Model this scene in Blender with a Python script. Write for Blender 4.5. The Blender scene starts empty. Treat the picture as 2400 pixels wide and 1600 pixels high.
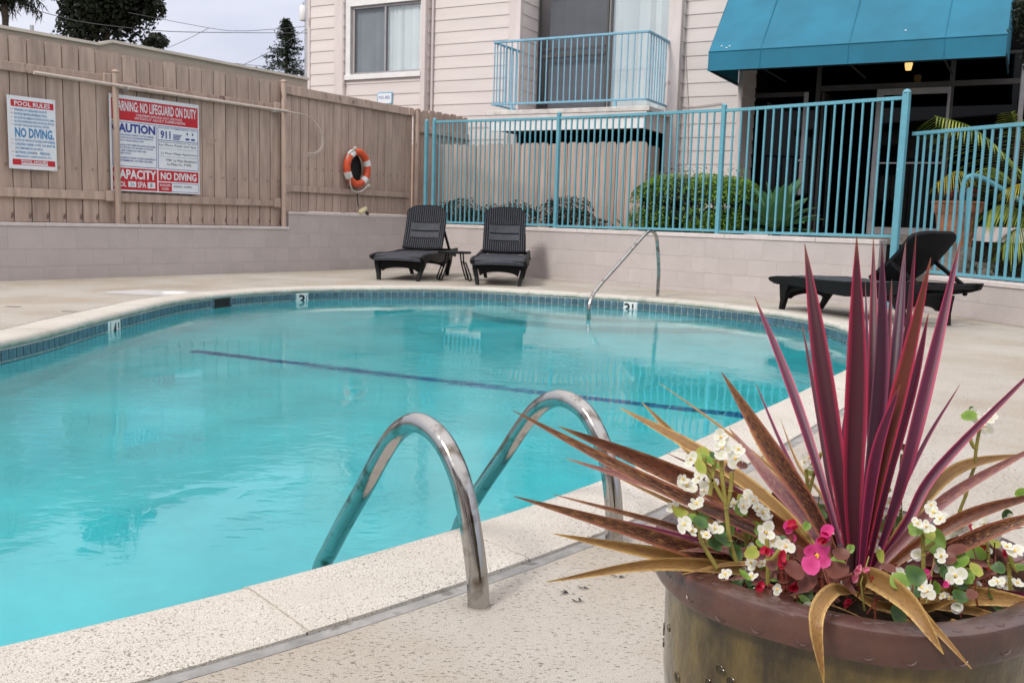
import bpy, bmesh, math, random
import numpy as np
from mathutils import Vector, Matrix
random.seed(7); rng = np.random.default_rng(7)
C = bpy.context.scene.collection
SC = bpy.context.scene
# ------------------------------------------------------------------ camera
FPX = 2200.0; EYE = 0.84
PITCH = math.atan(282 / FPX); ROLL = math.atan(0.030)
r0 = Vector((1, 0, 0)); u0 = Vector((0, math.sin(PITCH), math.cos(PITCH)))
CF = Vector((0, math.cos(PITCH), -math.sin(PITCH)))
CR = r0 * math.cos(ROLL) + u0 * math.sin(ROLL)
CU = -r0 * math.sin(ROLL) + u0 * math.cos(ROLL)
O = Vector((0, 0, EYE))
cd = bpy.data.cameras.new("camera"); cam = bpy.data.objects.new("camera", cd); C.objects.link(cam)
cd.sensor_width = 36; cd.lens = FPX / 2400 * 36; cd.clip_start = 0.05; cd.clip_end = 2000
cam.matrix_world = Matrix(((CR.x, CU.x, -CF.x, 0), (CR.y, CU.y, -CF.y, 0), (CR.z, CU.z, -CF.z, EYE), (0, 0, 0, 1)))
cd.dof.use_dof = True; cd.dof.focus_distance = 2.2; cd.dof.aperture_fstop = 20.0
SC.camera = cam
# ------------------------------------------------------------------ sky: high overcast, brighter overhead
W = bpy.data.worlds.new("World"); SC.world = W; W.use_nodes = True
nt = W.node_tree; N = nt.nodes; K = nt.links; N.clear()
def nd(tree, t, **kw):
    n = tree.nodes.new(t)
    for k, v in kw.items():
        if k in n.inputs: n.inputs[k].default_value = v
        else: setattr(n, k, v)
    return n
wo = nd(nt, 'ShaderNodeOutputWorld'); bg = nd(nt, 'ShaderNodeBackground'); bg.inputs[1].default_value = 0.1
sky = nd(nt, 'ShaderNodeTexSky'); sky.sky_type = 'NISHITA'; sky.sun_disc = False
SUN_AZ = math.radians(-140); SUN_EL = math.radians(44)      # azimuth from +Y towards +X
sky.sun_elevation = SUN_EL; sky.sun_rotation = SUN_AZ
tc = nd(nt, 'ShaderNodeTexCoord'); sep = nd(nt, 'ShaderNodeSeparateXYZ'); K.new(tc.outputs['Generated'], sep.inputs[0])
mx = nd(nt, 'ShaderNodeMath', operation='MAXIMUM'); mx.inputs[1].default_value = 0; K.new(sep.outputs[2], mx.inputs[0])
gr = nd(nt, 'ShaderNodeMapRange'); K.new(mx.outputs[0], gr.inputs[0])
gr.inputs[1].default_value = 0; gr.inputs[2].default_value = 1; gr.inputs[3].default_value = 5.2; gr.inputs[4].default_value = 13.0
mp = nd(nt, 'ShaderNodeMapping'); mp.inputs[3].default_value = (3, 3, 9); K.new(tc.outputs['Generated'], mp.inputs[0])
cn = nd(nt, 'ShaderNodeTexNoise'); cn.inputs['Scale'].default_value = 1.6; cn.inputs['Detail'].default_value = 5; K.new(mp.outputs[0], cn.inputs[0])
cr = nd(nt, 'ShaderNodeValToRGB'); K.new(cn.outputs[0], cr.inputs[0])
cr.color_ramp.elements[0].position = 0.35; cr.color_ramp.elements[0].color = (0.83, 0.86, 1.03, 1)
cr.color_ramp.elements[1].position = 0.68; cr.color_ramp.elements[1].color = (1.02, 1.04, 1.16, 1)
vm = nd(nt, 'ShaderNodeVectorMath', operation='SCALE'); K.new(cr.outputs[0], vm.inputs[0]); K.new(gr.outputs[0], vm.inputs[3])
mixw = nd(nt, 'ShaderNodeMix', data_type='RGBA'); mixw.inputs[0].default_value = 0.94
K.new(sky.outputs[0], mixw.inputs[6]); 
wm = nd(nt, 'ShaderNodeMix', data_type='RGBA', blend_type='MULTIPLY'); wf_ = nd(nt, 'ShaderNodeMapRange'); K.new(mx.outputs[0], wf_.inputs[0]); wf_.inputs[1].default_value = .22; wf_.inputs[2].default_value = .6
K.new(wf_.outputs[0], wm.inputs[0]); K.new(vm.outputs[0], wm.inputs[6]); wm.inputs[7].default_value = (1.11, 1.03, .90, 1); K.new(wm.outputs[2], mixw.inputs[7])
K.new(mixw.outputs[2], bg.inputs[0]); K.new(bg.outputs[0], wo.inputs[0])
sl = bpy.data.lights.new("sun", 'SUN'); sl.energy = 1.7; sl.angle = math.radians(11); sl.color = (1, 0.96, 0.9)
so = bpy.data.objects.new("sun", sl); C.objects.link(so)
sd = Vector((math.sin(SUN_AZ) * math.cos(SUN_EL), math.cos(SUN_AZ) * math.cos(SUN_EL), math.sin(SUN_EL)))
so.rotation_euler = sd.to_track_quat('Z', 'Y').to_euler()
# ------------------------------------------------------------------ render settings
SC.view_settings.view_transform = 'Standard'; SC.view_settings.look = 'None'
SC.view_settings.exposure = 0.40; SC.view_settings.gamma = 1.0; SC.view_settings.use_curve_mapping = False
SC.cycles.use_denoising = True; SC.cycles.caustics_refractive = True; SC.cycles.caustics_reflective = False
SC.cycles.max_bounces = 10; SC.cycles.transmission_bounces = 8; SC.cycles.transparent_max_bounces = 12
SC.cycles.sample_clamp_indirect = 6; SC.cycles.blur_glossy = 0.1
# ------------------------------------------------------------------ pixels of the photograph -> points in the place
def ray(x, y): return CF + CR * ((x - 1200) / FPX) + CU * ((800 - y) / FPX)
def gz(x, y, z=0.0):
    v = ray(x, y); return O + v * ((z - EYE) / v.z)
def atY(x, y, Y):
    v = ray(x, y); return O + v * (Y / v.y)
class Frame:
    """x along the face to the right, y away from the viewer, z up"""
    def __init__(s, ox, oy, ux, uy):
        l = math.hypot(ux, uy); s.o = Vector((ox, oy, 0)); s.u = Vector((ux / l, uy / l, 0)); s.n = Vector((-uy / l, ux / l, 0)); s.rot = math.atan2(uy, ux)
    def px(s, x, y, off=0.0):
        v = ray(x, y); p0 = s.o + s.n * off; t = (p0 - O).dot(s.n) / v.dot(s.n); q = O + v * t - s.o
        return q.dot(s.u), q.z
    def w(s, x, y, z): return s.o + s.u * x + s.n * y + Vector((0, 0, z))
FL = Frame(-5.79, 10.562, .5836, .812)
FR = Frame(.21, 14.236, .7164, -.6977)
FG = Frame(4.531, 9.691, .243, -.97)
b0 = atY(1110, 150, 17.5); FB = Frame(b0.x, b0.y, .88, -.475)
# ------------------------------------------------------------------ materials
def newmat(name):
    m = bpy.data.materials.new(name); m.use_nodes = True; t = m.node_tree
    return m, t, t.nodes['Principled BSDF'], t.nodes['Material Output']
def mat(name, col, rough=0.6, metal=0.0, var=0.12, scale=6, bump=0.0, bscale=60, col2=None, stretch=(1, 1, 1), spots=None, spec=0.5, coat=0.0, contrast=(0.3, 0.7), streak=None, perobj=0.0, emit=None, detail=5):
    m, t, b, o = newmat(name)
    tc = nd(t, 'ShaderNodeTexCoord'); mp = nd(t, 'ShaderNodeMapping'); mp.inputs[3].default_value = stretch
    t.links.new(tc.outputs['Object'], mp.inputs[0])
    vec = mp.outputs[0]
    oi = nd(t, 'ShaderNodeObjectInfo')
    if perobj:
        ad = nd(t, 'ShaderNodeVectorMath', operation='SCALE'); ad.inputs[0].default_value = (37, 71, 53); t.links.new(oi.outputs['Random'], ad.inputs[3])
        a2 = nd(t, 'ShaderNodeVectorMath', operation='ADD'); t.links.new(vec, a2.inputs[0]); t.links.new(ad.outputs[0], a2.inputs[1]); vec = a2.outputs[0]
    n = nd(t, 'ShaderNodeTexNoise'); n.inputs['Scale'].default_value = scale; n.inputs['Detail'].default_value = detail; n.inputs['Roughness'].default_value = 0.6
    t.links.new(vec, n.inputs[0])
    rp = nd(t, 'ShaderNodeValToRGB'); t.links.new(n.outputs[0], rp.inputs[0])
    c2 = col2 or tuple(max(0, c * (1 - 2 * var)) for c in col)
    c1 = tuple(min(1, c * (1 + var)) for c in col)
    rp.color_ramp.elements[0].position, rp.color_ramp.elements[1].position = contrast
    rp.color_ramp.elements[0].color = (*c2, 1); rp.color_ramp.elements[1].color = (*c1, 1)
    out = rp.outputs[0]
    if spots:                                   # (scale, threshold, colour, stretch)
        for (ss, th, sc_, st) in spots:
            m2 = nd(t, 'ShaderNodeMapping'); m2.inputs[3].default_value = st; t.links.new(tc.outputs['Object'], m2.inputs[0])
            n2 = nd(t, 'ShaderNodeTexNoise'); n2.inputs['Scale'].default_value = ss; n2.inputs['Detail'].default_value = 2; t.links.new(m2.outputs[0], n2.inputs[0])
            r2 = nd(t, 'ShaderNodeMapRange'); r2.inputs[1].default_value = th; r2.inputs[2].default_value = th + 0.05; t.links.new(n2.outputs[0], r2.inputs[0])
            mm = nd(t, 'ShaderNodeMix', data_type='RGBA'); t.links.new(r2.outputs[0], mm.inputs[0]); t.links.new(out, mm.inputs[6]); mm.inputs[7].default_value = (*sc_, 1)
            out = mm.outputs[2]
    if perobj:
        hm = nd(t, 'ShaderNodeMapRange'); hm.inputs[3].default_value = 1 - perobj; hm.inputs[4].default_value = 1 + perobj; t.links.new(oi.outputs['Random'], hm.inputs[0])
        hv = nd(t, 'ShaderNodeHueSaturation'); t.links.new(hm.outputs[0], hv.inputs['Value']); t.links.new(out, hv.inputs['Color']); out = hv.outputs[0]
    t.links.new(out, b.inputs['Base Color'])
    b.inputs['Roughness'].default_value = rough; b.inputs['Metallic'].default_value = metal
    b.inputs['Specular IOR Level'].default_value = spec
    if coat: b.inputs['Coat Weight'].default_value = coat; b.inputs['Coat Roughness'].default_value = 0.15
    if bump:
        nb = nd(t, 'ShaderNodeTexNoise'); nb.inputs['Scale'].default_value = bscale; nb.inputs['Detail'].default_value = 4; t.links.new(vec, nb.inputs[0])
        bp = nd(t, 'ShaderNodeBump'); bp.inputs['Strength'].default_value = bump; bp.inputs['Distance'].default_value = 0.01
        t.links.new(nb.outputs[0], bp.inputs['Height']); t.links.new(bp.outputs[0], b.inputs['Normal'])
    if emit: b.inputs['Emission Color'].default_value = (*emit[0], 1); b.inputs['Emission Strength'].default_value = emit[1]
    return m
M = {}
M['wood'] = mat('painted_taupe_wood', (.47, .352, .288), .8, var=.14, scale=3, stretch=(5, 5, .6), bump=.35, bscale=25, perobj=.11, spots=[(9, .665, (.17, .12, .10), (1, 1, .45))])
M['wood2'] = mat('weathered_pink_wood', (.47, .345, .285), .85, var=.13, scale=3, stretch=(6, 6, .5), bump=.35, bscale=25, perobj=.10, spots=[(8, .71, (.25, .14, .09), (1, 1, .5))])
M['block'] = mat('painted_block', (.49, .44, .425), .85, var=.05, scale=2.2, bump=.35, bscale=45, perobj=.006, spots=[(2.5, .66, (.36, .32, .31), (1, 1, 2.5)), (14, .73, (.30, .25, .24), (1, 1, 1.5))])
M['mortar'] = mat('painted_mortar', (.44, .39, .38), .9, var=.08, scale=9, bump=.4, bscale=60)
M['cap'] = mat('wall_cap_paint', (.62, .56, .54), .8, var=.07, scale=5, bump=.3, bscale=60)
M['siding'] = mat('lap_siding_paint', (.66, .595, .57), .7, var=.035, scale=1.5, stretch=(.4, 1, 3), bump=.10, bscale=40, perobj=.015)
M['trim'] = mat('trim_board_paint', (.64, .57, .55), .7, var=.06, scale=2, stretch=(3, 3, .7), bump=.2, bscale=40, spots=[(7, .70, (.36, .27, .24), (1, 1, .35))])
M['white'] = mat('white_paint', (.74, .73, .72), .5, var=.04, scale=5)
M['slab'] = mat('balcony_edge', (.64, .60, .56), .8, var=.14, scale=7, bump=.3)
M['blue'] = mat('blue_enamel', (.125, .355, .44), .42, var=.06, scale=8, bump=.05, bscale=90, spots=[(22, .74, (.30, .55, .62), (1, 1, 1))])
M['blue2'] = mat('faded_blue_enamel', (.20, .42, .56), .5, var=.08, scale=8, spots=[(16, .72, (.34, .48, .55), (1, 1, 1)), (11, .76, (.30, .14, .07), (1, 1, 1))])
M['awning'] = mat('teal_canvas', (.011, .160, .255), .75, var=.12, scale=1.1, bump=.12, bscale=160)
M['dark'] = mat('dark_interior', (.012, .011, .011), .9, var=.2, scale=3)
M['black'] = mat('black_resin', (.0045, .005, .0055), .5, var=.2, scale=30, bump=.5, bscale=170, spec=.22)
M['char'] = mat('charcoal_resin', (.040, .044, .056), .55, var=.15, scale=14, bump=.3, bscale=150, spots=[(11, .715, (.22, .23, .25), (1, 1, 1))], spec=.25)
M['gap'] = mat('shadow_resin', (.012, .013, .016), .7, var=.1, spec=.1)
M['alu'] = mat('aluminium_frame', (.42, .40, .40), .4, .6, var=.08)
M['alud'] = mat('bronze_frame', (.085, .078, .074), .45, .3, var=.1)
M['soil'] = mat('soil', (.028, .019, .013), .95, var=.4, scale=30, bump=.8, bscale=50, spec=.05)
M['stucco'] = mat('tan_stucco', (.46, .385, .315), .9, var=.05, scale=2, bump=.3, bscale=80)
M['stuccoedge'] = mat('tan_coping', (.62, .55, .47), .8, var=.06, scale=3)
M['orange'] = mat('orange_shell', (.72, .095, .03), .4, var=.12, scale=8, spots=[(9, .70, (.35, .05, .02), (1, 1, 1))])
M['pole'] = mat('tan_painted_pole', (.52, .44, .385), .6, var=.1, scale=10)
M['rope'] = mat('white_rope', (.58, .55, .50), .9, var=.15, scale=40, bump=.4)
M['rubber'] = mat('black_rubber', (.012, .012, .012), .7)
M['concrete'] = mat('rough_concrete', (.27, .245, .21), .9, var=.25, scale=6, bump=.6, bscale=30, col2=(.12, .105, .09))
M['terra'] = mat('terracotta', (.46, .20, .105), .8, var=.16, scale=9, bump=.3, bscale=50, spots=[(12, .70, (.55, .36, .24), (1, 1, 1))])
M['bark'] = mat('bark', (.07, .05, .035), .9, var=.3, scale=12, bump=.8, bscale=30)
M['lid'] = mat('white_plastic', (.78, .78, .76), .4, var=.03)
M['mastic'] = mat('grey_mastic', (.30, .295, .285), .7, var=.2, scale=9, bump=.6, bscale=35, spots=[(9, .62, (.17, .16, .15), (1, 1, 1))])
M['joint'] = mat('coping_joint_grout', (.60, .56, .49), .9, var=.12, scale=30, bump=.3)
M['tile'] = mat('blue_glazed_tile', (.075, .145, .19), .2, var=.2, scale=16, perobj=.13, spec=.6)
M['grout'] = mat('pale_grout', (.80, .86, .84), .8, var=.1, scale=20)
M['marker'] = mat('white_marker_tile', (.76, .77, .76), .2, var=.02)
M['ink'] = mat('black_ink', (.008, .01, .014), .4, var=0)
M['red'] = mat('red_print', (.52, .012, .022), .45, var=.06, scale=6)
M['signw'] = mat('white_sign', (.74, .78, .82), .45, var=.03, scale=4)
M['signb'] = mat('blue_print', (.035, .23, .50), .45, var=.06, scale=6)
M['signn'] = mat('navy_print', (.022, .04, .27), .45, var=.06, scale=6)
M['lineblue'] = mat('navy_tile_line', (.004, .15, .42), .5, var=.3, scale=30)
M['galv'] = mat('galvanised', (.45, .46, .48), .5, .5, var=.1)
M['wire'] = mat('cable_sheath', (.05, .05, .055), .6, var=.1)
M['cablew'] = mat('painted_cable', (.60, .54, .52), .6, var=.1)
M['float'] = mat('cream_float', (.70, .62, .38), .6, var=.15)
def foliage(name, c1, c2, rough=.5, trans=.25, scale=3.0):
    m, t, b, o = newmat(name)
    g = nd(t, 'ShaderNodeNewGeometry'); n = nd(t, 'ShaderNodeTexNoise'); n.inputs['Scale'].default_value = scale; n.inputs['Detail'].default_value = 3
    tc = nd(t, 'ShaderNodeTexCoord'); t.links.new(tc.outputs['Object'], n.inputs[0])
    ad = nd(t, 'ShaderNodeMath', operation='ADD'); t.links.new(n.outputs[0], ad.inputs[0])
    sc = nd(t, 'ShaderNodeMath', operation='MULTIPLY_ADD'); sc.inputs[1].default_value = .5; sc.inputs[2].default_value = -.25; t.links.new(g.outputs['Random Per Island'], sc.inputs[0]); t.links.new(sc.outputs[0], ad.inputs[1])
    rp = nd(t, 'ShaderNodeValToRGB'); t.links.new(ad.outputs[0], rp.inputs[0])
    rp.color_ramp.elements[0].position = .3; rp.color_ramp.elements[1].position = .72
    rp.color_ramp.elements[0].color = (*c1, 1); rp.color_ramp.elements[1].color = (*c2, 1)
    t.links.new(rp.outputs[0], b.inputs['Base Color']); b.inputs['Roughness'].default_value = rough; b.inputs['Specular IOR Level'].default_value = .35
    if trans:
        tr = nd(t, 'ShaderNodeBsdfTranslucent'); t.links.new(rp.outputs[0], tr.inputs[0]); mxs = nd(t, 'ShaderNodeMixShader'); mxs.inputs[0].default_value = trans
        t.links.new(b.outputs[0], mxs.inputs[1]); t.links.new(tr.outputs[0], mxs.inputs[2]); t.links.new(mxs.outputs[0], o.inputs[0])
    return m
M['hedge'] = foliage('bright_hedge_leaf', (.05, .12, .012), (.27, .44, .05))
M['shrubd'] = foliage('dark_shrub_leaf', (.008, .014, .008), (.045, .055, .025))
M['shrubr'] = foliage('reddish_twig_leaf', (.02, .02, .012), (.13, .06, .03))
M['treed'] = foliage('dark_tree_leaf', (.006, .010, .006), (.030, .042, .020), scale=.6)
M['conifer'] = foliage('conifer_needle', (.008, .014, .010), (.035, .055, .030), scale=.8)
M['palm'] = foliage('palm_leaflet', (.07, .13, .012), (.34, .38, .07))
M['palmy'] = foliage('yellow_palm_leaflet', (.28, .26, .03), (.62, .50, .05))
M['redfl'] = foliage('red_flower', (.25, .01, .02), (.55, .03, .05))
# ------------------------------------------------------------------ mesh building
class MB:
    def __init__(s): s.v = []; s.f = []; s.uv = []
    def add(s, vs, fs, uvs=None):
        k = len(s.v); s.v += [tuple(v) for v in vs]; s.f += [tuple(i + k for i in f) for f in fs]
        if uvs: s.uv += uvs
        return s
    def box(s, x0, x1, y0, y1, z0, z1):
        v = [(x, y, z) for z in (z0, z1) for y in (y0, y1) for x in (x0, x1)]
        return s.add(v, [(0, 2, 3, 1), (4, 5, 7, 6), (0, 1, 5, 4), (2, 6, 7, 3), (0, 4, 6, 2), (1, 3, 7, 5)])
    def prism(s, poly, axis, a, b):
        """poly of 2D points extruded along axis ('x','y','z') from a to b"""
        def P(p, t): return (t, p[0], p[1]) if axis == 'x' else ((p[0], t, p[1]) if axis == 'y' else (p[0], p[1], t))
        n = len(poly); v = [P(p, a) for p in poly] + [P(p, b) for p in poly]
        f = [(i, (i + 1) % n, (i + 1) % n + n, i + n) for i in range(n)] + [tuple(range(n))[::-1], tuple(range(n, 2 * n))]
        return s.add(v, f)
    def tube(s, path, r, n=8, caps=True, closed=False):
        P = [Vector(p) for p in path]; rr = r if isinstance(r, (list, tuple)) else [r] * len(P)
        ref = None; rings = []
        for i, p in enumerate(P):
            if closed: d = P[(i + 1) % len(P)] - P[i - 1]
            else: d = (P[min(i + 1, len(P) - 1)] - P[max(i - 1, 0)])
            d.normalize()
            if ref is None: ref = Vector((0, 0, 1)) if abs(d.z) < .9 else Vector((1, 0, 0))
            a = ref - d * ref.dot(d); a.normalize(); bb = d.cross(a); ref = a
            rings.append([p + (a * math.cos(2 * math.pi * k / n) + bb * math.sin(2 * math.pi * k / n)) * rr[i] for k in range(n)])
        v = [q for R_ in rings for q in R_]; m = len(P); f = []
        for i in range(m if closed else m - 1):
            j = (i + 1) % m
            for k in range(n): f.append((i * n + k, i * n + (k + 1) % n, j * n + (k + 1) % n, j * n + k))
        if caps and not closed: f += [tuple(range(n))[::-1], tuple(range((m - 1) * n, m * n))]
        return s.add(v, f)
    def lathe(s, prof, c=(0, 0, 0), n=32):
        v = []; f = []
        for (r, z) in prof:
            for k in range(n): v.append((c[0] + r * math.cos(2 * math.pi * k / n), c[1] + r * math.sin(2 * math.pi * k / n), c[2] + z))
        for i in range(len(prof) - 1):
            for k in range(n): f.append((i * n + k, i * n + (k + 1) % n, (i + 1) * n + (k + 1) % n, (i + 1) * n + k))
        return s.add(v, f)
    def mesh(s, name, m, smooth=False, bevel=0.0, off=None, shade=40):
        me = bpy.data.meshes.new(name)
        vs = s.v if off is None else [(x - off[0], y - off[1], z - off[2]) for x, y, z in s.v]
        me.from_pydata(vs, [], s.f)
        if s.uv:
            ul = me.uv_layers.new(name='UVMap')
            for li, l in enumerate(me.loops): ul.data[li].uv = s.uv[l.vertex_index]
        if bevel:
            bm = bmesh.new(); bm.from_mesh(me); bmesh.ops.bevel(bm, geom=[e for e in bm.edges], offset=bevel, segments=1, affect='EDGES', clamp_overlap=True)
            bm.to_mesh(me); bm.free()
        me.materials.append(m if not isinstance(m, str) else M[m])
        if smooth:
            me.polygons.foreach_set('use_smooth', [True] * len(me.polygons))
            if shade: me.set_sharp_from_angle(angle=math.radians(shade))
        me.update(); return me
def props(o, label=None, cat=None, group=None, kind=None):
    if label: o['label'] = label
    if cat: o['category'] = cat
    if group: o['group'] = group
    if kind: o['kind'] = kind
    return o
def link(o, parent=None):
    C.objects.link(o)
    if parent is not None: o.parent = parent
    return o
def thing(name, label, cat, loc=(0, 0, 0), rot=0.0, group=None):
    o = bpy.data.objects.new(name, None); o.empty_display_size = .2; o.location = loc; o.rotation_euler = (0, 0, rot)
    return props(link(o), label, cat, group)
def ft(name, label, cat, fr, group=None):
    return thing(name, label, cat, tuple(fr.o), fr.rot, group)
def part(name, mb, m, parent, smooth=False, bevel=0.0, kind=None, label=None, shade=40):
    """geometry already in the parent's own coordinates"""
    o = bpy.data.objects.new(name, mb.mesh(name, m, smooth, bevel, None, shade)); link(o, parent)
    return props(o, label, None, None, kind)
def wpart(name, mb, m, parent, smooth=False, kind=None, label=None, shade=40):
    """geometry in world coordinates under a thing whose empty is not rotated"""
    root = parent
    while root.parent: root = root.parent
    o = bpy.data.objects.new(name, mb.mesh(name, m, smooth, 0, tuple(root.location), shade)); link(o, parent)
    return props(o, label, None, None, kind)
def piece(name, me, parent, loc, rot=(0, 0, 0), scale=(1, 1, 1)):
    o = bpy.data.objects.new(name, me); o.location = loc; o.rotation_euler = rot; o.scale = scale; return link(o, parent)
def solo(name, mb, m, label, cat, group=None, smooth=False, bevel=0.0, kind=None):
    o = bpy.data.objects.new(name, mb.mesh(name, m, smooth, bevel)); link(o); return props(o, label, cat, group, kind)
def struct(name, mb, m, smooth=False):
    o = bpy.data.objects.new(name, mb.mesh(name, m, smooth)); link(o); o['kind'] = 'structure'; return o
def text(name, s, box, m, parent, y, bold=0.0, squeeze=True):
    """flat lettering in the parent's x-z plane fitted to box (x0,x1,z0,z1) at depth y"""
    cu = bpy.data.curves.new(name, 'FONT'); cu.body = s; cu.offset = bold; cu.resolution_u = 2
    to = bpy.data.objects.new(name, cu); me = bpy.data.meshes.new_from_object(to); bpy.data.objects.remove(to); bpy.data.curves.remove(cu)
    n = len(me.vertices); co = np.empty(n * 3); me.vertices.foreach_get('co', co); co = co.reshape(-1, 3)
    a = co.min(0); b = co.max(0); x0, x1, z0, z1 = box
    q = np.empty_like(co); q[:, 0] = x0 + (co[:, 0] - a[0]) / (b[0] - a[0]) * (x1 - x0); q[:, 2] = z0 + (co[:, 1] - a[1]) / max(1e-6, b[1] - a[1]) * (z1 - z0); q[:, 1] = y
    me.vertices.foreach_set('co', q.ravel()); me.name = name; me.materials.clear(); me.materials.append(M[m]); me.update()
    o = bpy.data.objects.new(name, me); return link(o, parent)
def crom(pts, n):
    """smooth curve through points"""
    P = [Vector(p) for p in pts]; P = [P[0] * 2 - P[1]] + P + [P[-1] * 2 - P[-2]]; out = []
    for i in range(1, len(P) - 2):
        for k in range(n):
            t = k / n; a, b, c, d = P[i - 1:i + 3]
            out.append(.5 * ((2 * b) + (c - a) * t + (2 * a - 5 * b + 4 * c - d) * t * t + (3 * b - a - 3 * c + d) * t ** 3))
    return out + [P[-2]]
# ================================================================== POOL OUTLINE
far = [(0, 821), (119, 793), (221, 762.5), (272, 750), (400, 717.4), (473, 705.5), (527.6, 699.5), (611, 692.7), (698, 687.6), (800, 684), (880, 683.7), (1084, 684.5), (1280, 695.6), (1456, 706), (1606, 719), (1700, 728.5), (1819, 744), (1904, 759), (1989, 783)]
near = [(1987, 863), (1878, 915.5), (1742, 980), (1626, 1034.5), (1415.6, 1121), (1200, 1201), (1066, 1239), (709, 1342), (306, 1440.6), (0, 1511)]
pl = [gz(x, y, -.05) for x, y in far] + [Vector((2.72, 7.1, 0)), Vector((2.45, 6.4, 0))] + [gz(x, y, 0) for x, y in near]
pl += [Vector(p) for p in ((-1.6, 1.25, 0), (-2.6, .75, 0), (-3.6, .9, 0), (-4.2, 1.8, 0), (-4.1, 3.0, 0), (-3.6, 4.2, 0), (-3.28, 5.0, 0))]
pl = [Vector((p.x, p.y, 0)) for p in pl]
def closed_smooth(P, n_out, passes=10):
    dense = []
    m = len(P)
    for i in range(m):
        a, b, c, d = P[i - 1], P[i], P[(i + 1) % m], P[(i + 2) % m]
        for k in range(8):
            t = k / 8; dense.append(.5 * ((2 * b) + (c - a) * t + (2 * a - 5 * b + 4 * c - d) * t * t + (3 * b - a - 3 * c + d) * t ** 3))
    def resamp(Q, n):
        L = [0]
        for i in range(len(Q)): L.append(L[-1] + (Q[(i + 1) % len(Q)] - Q[i]).length)
        out = []; j = 0
        for k in range(n):
            s = L[-1] * k / n
            while L[j + 1] < s: j += 1
            t = (s - L[j]) / max(1e-9, L[j + 1] - L[j]); out.append(Q[j].lerp(Q[(j + 1) % len(Q)], t))
        return out, L[-1]
    Q, _ = resamp(dense, 300)
    for _ in range(passes): Q = [(Q[i - 1] + Q[i] * 2 + Q[(i + 1) % 300]) / 4 for i in range(300)]
    return resamp(Q, n_out)
NP = 480
INNER, PERIM = closed_smooth(pl, NP)          # runs clockwise seen from above: far side left to right, near side back
def offs(Q, d, sm=0):
    out = []; n = len(Q)
    for i in range(n):
        t = (Q[(i + 1) % n] - Q[i - 1]).normalized(); out.append(Q[i] + Vector((-t.y, t.x, 0)) * d)   # left of travel = outward
    return out
area = sum(INNER[i - 1].x * INNER[i].y - INNER[i].x * INNER[i - 1].y for i in range(NP)); SGN = 1 if area < 0 else -1
OUT = lambda d: offs(INNER, d * SGN)
SZ = -.13
def ringmesh(mb, loopsz):
    n = NP; v = []; f = []
    for lp, z in loopsz: v += [(p.x, p.y, z) for p in lp]
    for k in range(len(loopsz) - 1):
        for i in range(n): j = (i + 1) % n; f.append((k * n + i, k * n + j, (k + 1) * n + j, (k + 1) * n + i))
    return mb.add(v, f)
def fill(outer, inner, z):
    bm = bmesh.new(); es = []
    for lp in (outer, inner):
        if not lp: continue
        vs = [bm.verts.new((p[0], p[1], z)) for p in lp]
        for i in range(len(vs)): es.append(bm.edges.new((vs[i], vs[(i + 1) % len(vs)])))
    bmesh.ops.triangle_fill(bm, use_beauty=True, edges=es)
    bmesh.ops.recalc_face_normals(bm, faces=bm.faces)
    if sum(f.normal.z for f in bm.faces) < 0: bmesh.ops.reverse_faces(bm, faces=bm.faces)
    mb = MB(); bm.verts.index_update(); mb.add([tuple(v.co) for v in bm.verts], [tuple(v.index for v in f.verts) for f in bm.faces]); bm.free(); return mb
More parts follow.
